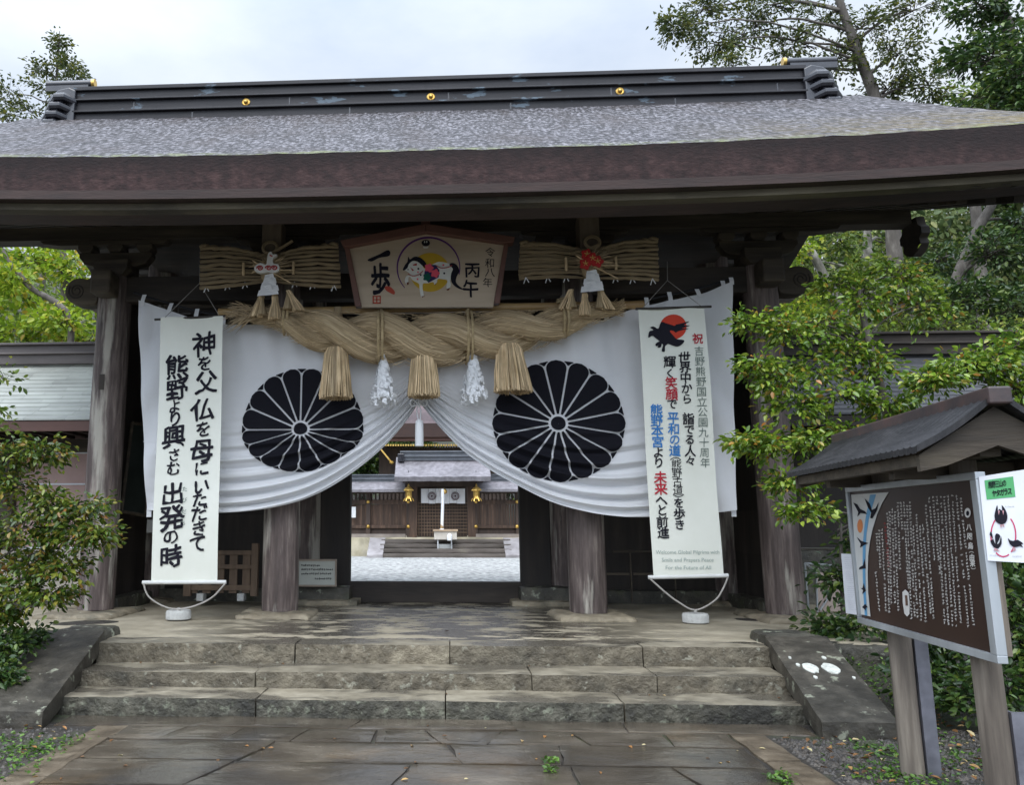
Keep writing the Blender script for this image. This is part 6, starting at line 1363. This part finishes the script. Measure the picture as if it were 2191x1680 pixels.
# far-off wood that closes the view on both sides
lv = Leaves()
for (u0, u1, v0, v1, Ya, Yb, n_) in ((1560, 2600, 400, 900, 27, 33, 34000), (-400, 330, 540, 900, 27, 33, 9000), (600, 1300, 860, 1060, 58, 64, 7000), (2090, 2500, 170, 420, 26, 30, 9000)):
    U, V_, Yv = rng.uniform(u0, u1, n_), rng.uniform(v0, v1, n_), rng.uniform(Ya, Yb, n_)
    B = np.array([at(a, b, c) for a, b, c in zip(U, V_, Yv)]); keep = np.array([mnoise.noise(Vector(p)*.55) > -.45 for p in B]); B = B[keep]; k = len(B)
    l = rng.uniform(.2, .38, k)*(1.6 if Ya > 50 else 1); lv.add(B, rng.normal(0, 1, (k, 3))+np.array([0, 0, -.3]), rng.normal(0, .6, (k, 3))+np.array([0, -.5, .8]), l, l*.55)
lf_wood = leafmat('far_wood_leaves', [(0, (.05, .085, .03)), (.4, (.12, .17, .055)), (.8, (.20, .25, .085)), (1, (.30, .30, .11))], .6, .3)
o = link_mesh('far_woods', lv.mesh('far_woods'), lf_wood); tag(o, kind='stuff')
# right: glossy leaved tree between the sign and the pillar
tree('camellia_tree', 'glossy leaved evergreen tree reaching across the right pillar, behind the information board', 'tree', [G(1985, 1330, 8.9), P(1960, 1150, 8.9), P(1930, 980, 8.9), P(1880, 820, 8.9), P(1850, 700, 8.9), P(1840, 620, 8.9)], .075,
     [lobe(1615, 690, 8.6, 42, 20, .25), lobe(1685, 715, 8.6, 70, 30, .3), lobe(1770, 690, 8.8, 70, 45), lobe(1850, 640, 8.9, 65, 55), lobe(1920, 590, 9, 60, 55), lobe(1975, 660, 9, 70, 50), lobe(1800, 610, 9.2, 60, 30, .4), lobe(1620, 785, 8.5, 48, 16, .25), lobe(1670, 815, 8.5, 62, 26, .3), lobe(1745, 790, 8.6, 70, 34), lobe(1700, 865, 8.5, 60, 22, .3),
      lobe(1800, 850, 8.6, 75, 30), lobe(1870, 790, 8.8, 60, 40), lobe(1600, 945, 8.4, 30, 12, .2), lobe(1650, 955, 8.4, 55, 24, .3), lobe(1730, 940, 8.5, 60, 28, .3), lobe(1820, 925, 8.6, 70, 25), lobe(1680, 1032, 8.4, 55, 12, .2), lobe(1720, 1092, 8.4, 62, 15, .25), lobe(1770, 1010, 8.5, 40, 18, .2), lobe(1900, 870, 8.7, 60, 22), lobe(1810, 750, 8.8, 60, 30)],
     lf_gloss, .070, .50, 24, 16, .42, 'shrubs around the gate', twig_r=.004, droop=.25)
tree('camellia_tree', 'glossy leaved evergreen tree at the right edge above the sign roof', 'tree', [G(2260, 1250, 8.2), P(2230, 1000, 8.2), P(2180, 850, 8.2), P(2150, 760, 8.2)], .06,
     [lobe(2060, 790, 8, 60, 26, .3), lobe(2130, 770, 8, 60, 36), lobe(2180, 830, 8, 50, 40), lobe(2000, 815, 8, 50, 20, .3), lobe(2180, 740, 8.2, 50, 30)], lf_gloss, .070, .50, 34, 16, .42, 'shrubs around the gate', twig_r=.004, droop=.25)
tree('dark_shrub', 'dark leafy shrub on the bank behind the information board posts', 'shrub', [G(2000, 1500, 8), P(2005, 1400, 8), P(2008, 1300, 8)], .035, [lobe(1975, 1365, 7.8, 45, 35), lobe(2060, 1390, 7.8, 60, 50), lobe(1990, 1470, 7.6, 60, 40, .6), lobe(2090, 1300, 8.2, 70, 70), lobe(2060, 1480, 7.5, 60, 50, .8)], lf_dark, .075, .5, 34, 13, .3, 'shrubs around the gate', twig_r=.003)
tree('dark_shrub', 'dark leafy shrub at the right edge under the crow poster', 'shrub', [G(2180, 1500, 7.6), P(2185, 1350, 7.6), P(2190, 1250, 7.6)], .035, [lobe(2170, 1280, 7.6, 50, 60), lobe(2185, 1380, 7.4, 50, 60), lobe(2160, 1460, 7.2, 60, 45), lobe(2190, 1200, 7.8, 60, 40), lobe(2240, 1330, 7.4, 60, 90)], lf_dark, .08, .5, 34, 13, .3, 'shrubs around the gate', twig_r=.003)
tree('dark_shrub', 'dark leafy shrub between the easel and the board, behind the right slab', 'shrub', [G(1800, 1290, 10.2), P(1800, 1200, 10.2), P(1800, 1120, 10.2)], .03, [lobe(1790, 1240, 10, 30, 30, .25), lobe(1770, 1340, 9.6, 22, 22, .3), lobe(1830, 1150, 10.3, 50, 60), lobe(1900, 1120, 10.5, 80, 70), lobe(1990, 1100, 10.5, 80, 80), lobe(1850, 1330, 9.4, 50, 30, .4)], lf_dark, .09, .5, 24, 13, .3, 'shrubs around the gate', twig_r=.003)
# left: shrub with reddish young leaves
tree('reddish_shrub', 'evergreen shrub with reddish young leaves in front of the left cloister wall', 'shrub', [G(-40, 1400, 8.2), P(-30, 1250, 8.2), P(-20, 1100, 8.2), P(10, 980, 8.2)], .06,
     [lobe(20, 980, 8.1, 50, 40), lobe(90, 965, 8.1, 55, 26, .3), lobe(30, 1040, 8.1, 50, 40), lobe(110, 1075, 8, 60, 34), lobe(180, 1090, 8, 58, 26, .3), lobe(60, 1130, 8, 60, 40), lobe(150, 1140, 8, 50, 30), lobe(205, 1150, 8, 36, 20, .3), lobe(60, 1200, 8.1, 60, 30), lobe(140, 1215, 8, 60, 26), lobe(110, 1275, 8, 70, 20, .3), lobe(40, 1265, 8, 50, 30), lobe(0, 1320, 8, 40, 22), lobe(-10, 1180, 8.2, 40, 80)], lf_red, .070, .5, 26, 15, .27, 'shrubs around the gate', twig_r=.004, droop=.3)
tree('reddish_shrub', 'small leafy branch of a shrub at the left edge by the pale roof', 'shrub', [G(-120, 1200, 9), P(-100, 1000, 9), P(-60, 850, 9)], .04, [lobe(10, 808, 9, 36, 12, .3), lobe(-15, 870, 9, 30, 18, .3), lobe(-10, 915, 9, 30, 12, .3)], lf_mid, .08, .5, 6, 9, .36, 'shrubs around the gate', twig_r=.004)
tree('dark_shrub', 'low dark shrub on the bank beside the left sloping slab', 'shrub', [G(10, 1440, 7.9), P(15, 1400, 7.9), P(20, 1370, 7.9)], .025, [lobe(10, 1390, 7.9, 50, 40), lobe(0, 1450, 7.6, 40, 30), lobe(60, 1370, 8.4, 40, 18), lobe(-30, 1400, 7.8, 50, 60)], lf_dark, .07, .5, 36, 14, .25, 'shrubs around the gate', twig_r=.003)

# ---------------------------------------------------------------- ground cover
def on_ground(n, x0, x1, y0, y1, cond=None, up=.004):
    o = []
    while len(o) < n:
        x, y = rng.uniform(x0, x1), rng.uniform(y0, y1)
        if cond is None or cond(x, y): o.append((x, y, gz(x, y)+up))
    return np.array(o)
side = lambda x, y: (abs(x) > 2.68 and y < 7.1) or abs(x) > 3.75
litter = leafmat('fallen_leaf_colours', [(0, (.07, .035, .015)), (.35, (.16, .075, .025)), (.6, (.30, .14, .04)), (.85, (.42, .27, .10)), (1, (.5, .45, .25))], .5, .1)
lv = Leaves()
B = np.concatenate([on_ground(420, 2.68, 5.2, 4.6, 8.2, side, .03), on_ground(160, -5, -2.68, 4.6, 8.2, side, .03)]); k = len(B); l = rng.uniform(.03, .075, k); lv.add(B, np.c_[rng.normal(0, 1, (k, 2)), rng.normal(0, .12, k)], np.c_[rng.normal(0, .25, (k, 2)), np.ones(k)], l, l*.45)
Bx = []
for x, y, z in [(rng.uniform(-2.5, 2.5), rng.uniform(5.7, 7.5), .008) for _ in range(34)]+[(rng.uniform(-3.1, 3.1), 8.1+rng.uniform(-.3, -.05), .142) for _ in range(5)]+[(rng.uniform(-3.1, 3.1), 8.55, .282) for _ in range(5)]+[(rng.uniform(-2, 2), rng.uniform(9, 10.6), .465) for _ in range(7)]: Bx.append((x, y, z))
B = np.array(Bx); k = len(B); l = rng.uniform(.025, .055, k); lv.add(B, np.c_[rng.normal(0, 1, (k, 2)), rng.normal(0, .05, k)], np.c_[rng.normal(0, .15, (k, 2)), np.ones(k)], l, l*.5)
tag(link_mesh('fallen_leaves', lv.mesh('fallen_leaves'), litter), kind='stuff')
mb = MB()
B = np.concatenate([on_ground(6500, 2.66, 4.4, 4.7, 7.3, side, .0), on_ground(1500, -4.2, -2.66, 4.7, 7.2, side, 0)])
oc = [(1, 0, 0), (0, 1, 0), (-1, 0, 0), (0, -1, 0), (0, 0, .8), (0, 0, -.5)]; of = [(0, 1, 4), (1, 2, 4), (2, 3, 4), (3, 0, 4), (1, 0, 5), (2, 1, 5), (3, 2, 5), (0, 3, 5)]
for b in B:
    n0 = len(mb.v); s = rng.uniform(.008, .024); a = rng.uniform(0, 6.3); ca, sa = math.cos(a), math.sin(a); q = rng.uniform(.6, 1.3)
    for x, y, z in oc: mb.v.append((b[0]+s*(x*ca-y*sa*q), b[1]+s*(x*sa+y*ca*q), b[2]+s*z*.8))
    for f in of: mb.face([n0+i for i in f])
tag(mb.build('gravel', M('dark_gravel_stones', [(.3, (.022, .018, .015)), (.7, (.075, .063, .05))], scale=20, bump=0, rough=(.3, .7), island=.6)), kind='stuff')
lv = Leaves(); tuftc = [at(*p) for p in ()]
pts = [(2130, 1640), (1920, 1660), (1960, 1675), (1880, 1640), (1860, 1655), (2020, 1670), (1870, 1600), (1900, 1610), (1980, 1580), (1990, 1590), (1660, 1670), (1680, 1680), (1670, 1660), (20, 1580), (60, 1600), (10, 1610), (90, 1610), (130, 1590), (40, 1650), (1178, 1650), (1178, 1630)]
for u, v in pts:
    a = (u-CPX)/CF; p0, p1 = Vector((CX, 0, CH)), at(u, v, 1.); d = p1-p0; c = p0+d*((.01-CH)/d.z); sm = abs(u-1178) < 20 or 1650 < u < 1690
    n_ = 26 if sm else 60; sp = .03 if sm else .10
    B = np.array([(c.x+rng.normal(0, sp), c.y+rng.normal(0, sp*1.3), 0) for _ in range(n_)])
    B[:, 2] = [(.004 if abs(x) < 2.64 else gz(x, y)) for x, y, _ in B]+rng.uniform(0, .03, n_)
    l = rng.uniform(.02, .045, n_); lv.add(B, np.c_[rng.normal(0, 1, (n_, 2)), rng.uniform(.0, .7, n_)], np.c_[rng.normal(0, .4, (n_, 2)), np.ones(n_)], l, l*.6)
B = np.concatenate([on_ground(2600, 3.3, 6.5, 6.2, 9.5, lambda x, y: side(x, y) and mnoise.noise(Vector((x*1.5, y*1.5, 0))) > .0, .01), on_ground(1600, -6.5, -3.4, 6, 9.5, lambda x, y: side(x, y) and mnoise.noise(Vector((x*1.5, y*1.5, 0))) > -.05, .01)]); k = len(B)
l = rng.uniform(.02, .05, k); lv.add(B+np.c_[np.zeros((k, 2)), rng.uniform(0, .06, k)], np.c_[rng.normal(0, 1, (k, 2)), rng.uniform(.0, .9, k)], np.c_[rng.normal(0, .5, (k, 2)), np.ones(k)], l, l*.55)
tag(link_mesh('weeds', lv.mesh('weeds'), leafmat('weed_leaves', [(0, (.03, .07, .01)), (.5, (.07, .16, .02)), (1, (.16, .28, .04))], .4, .3)), kind='stuff')
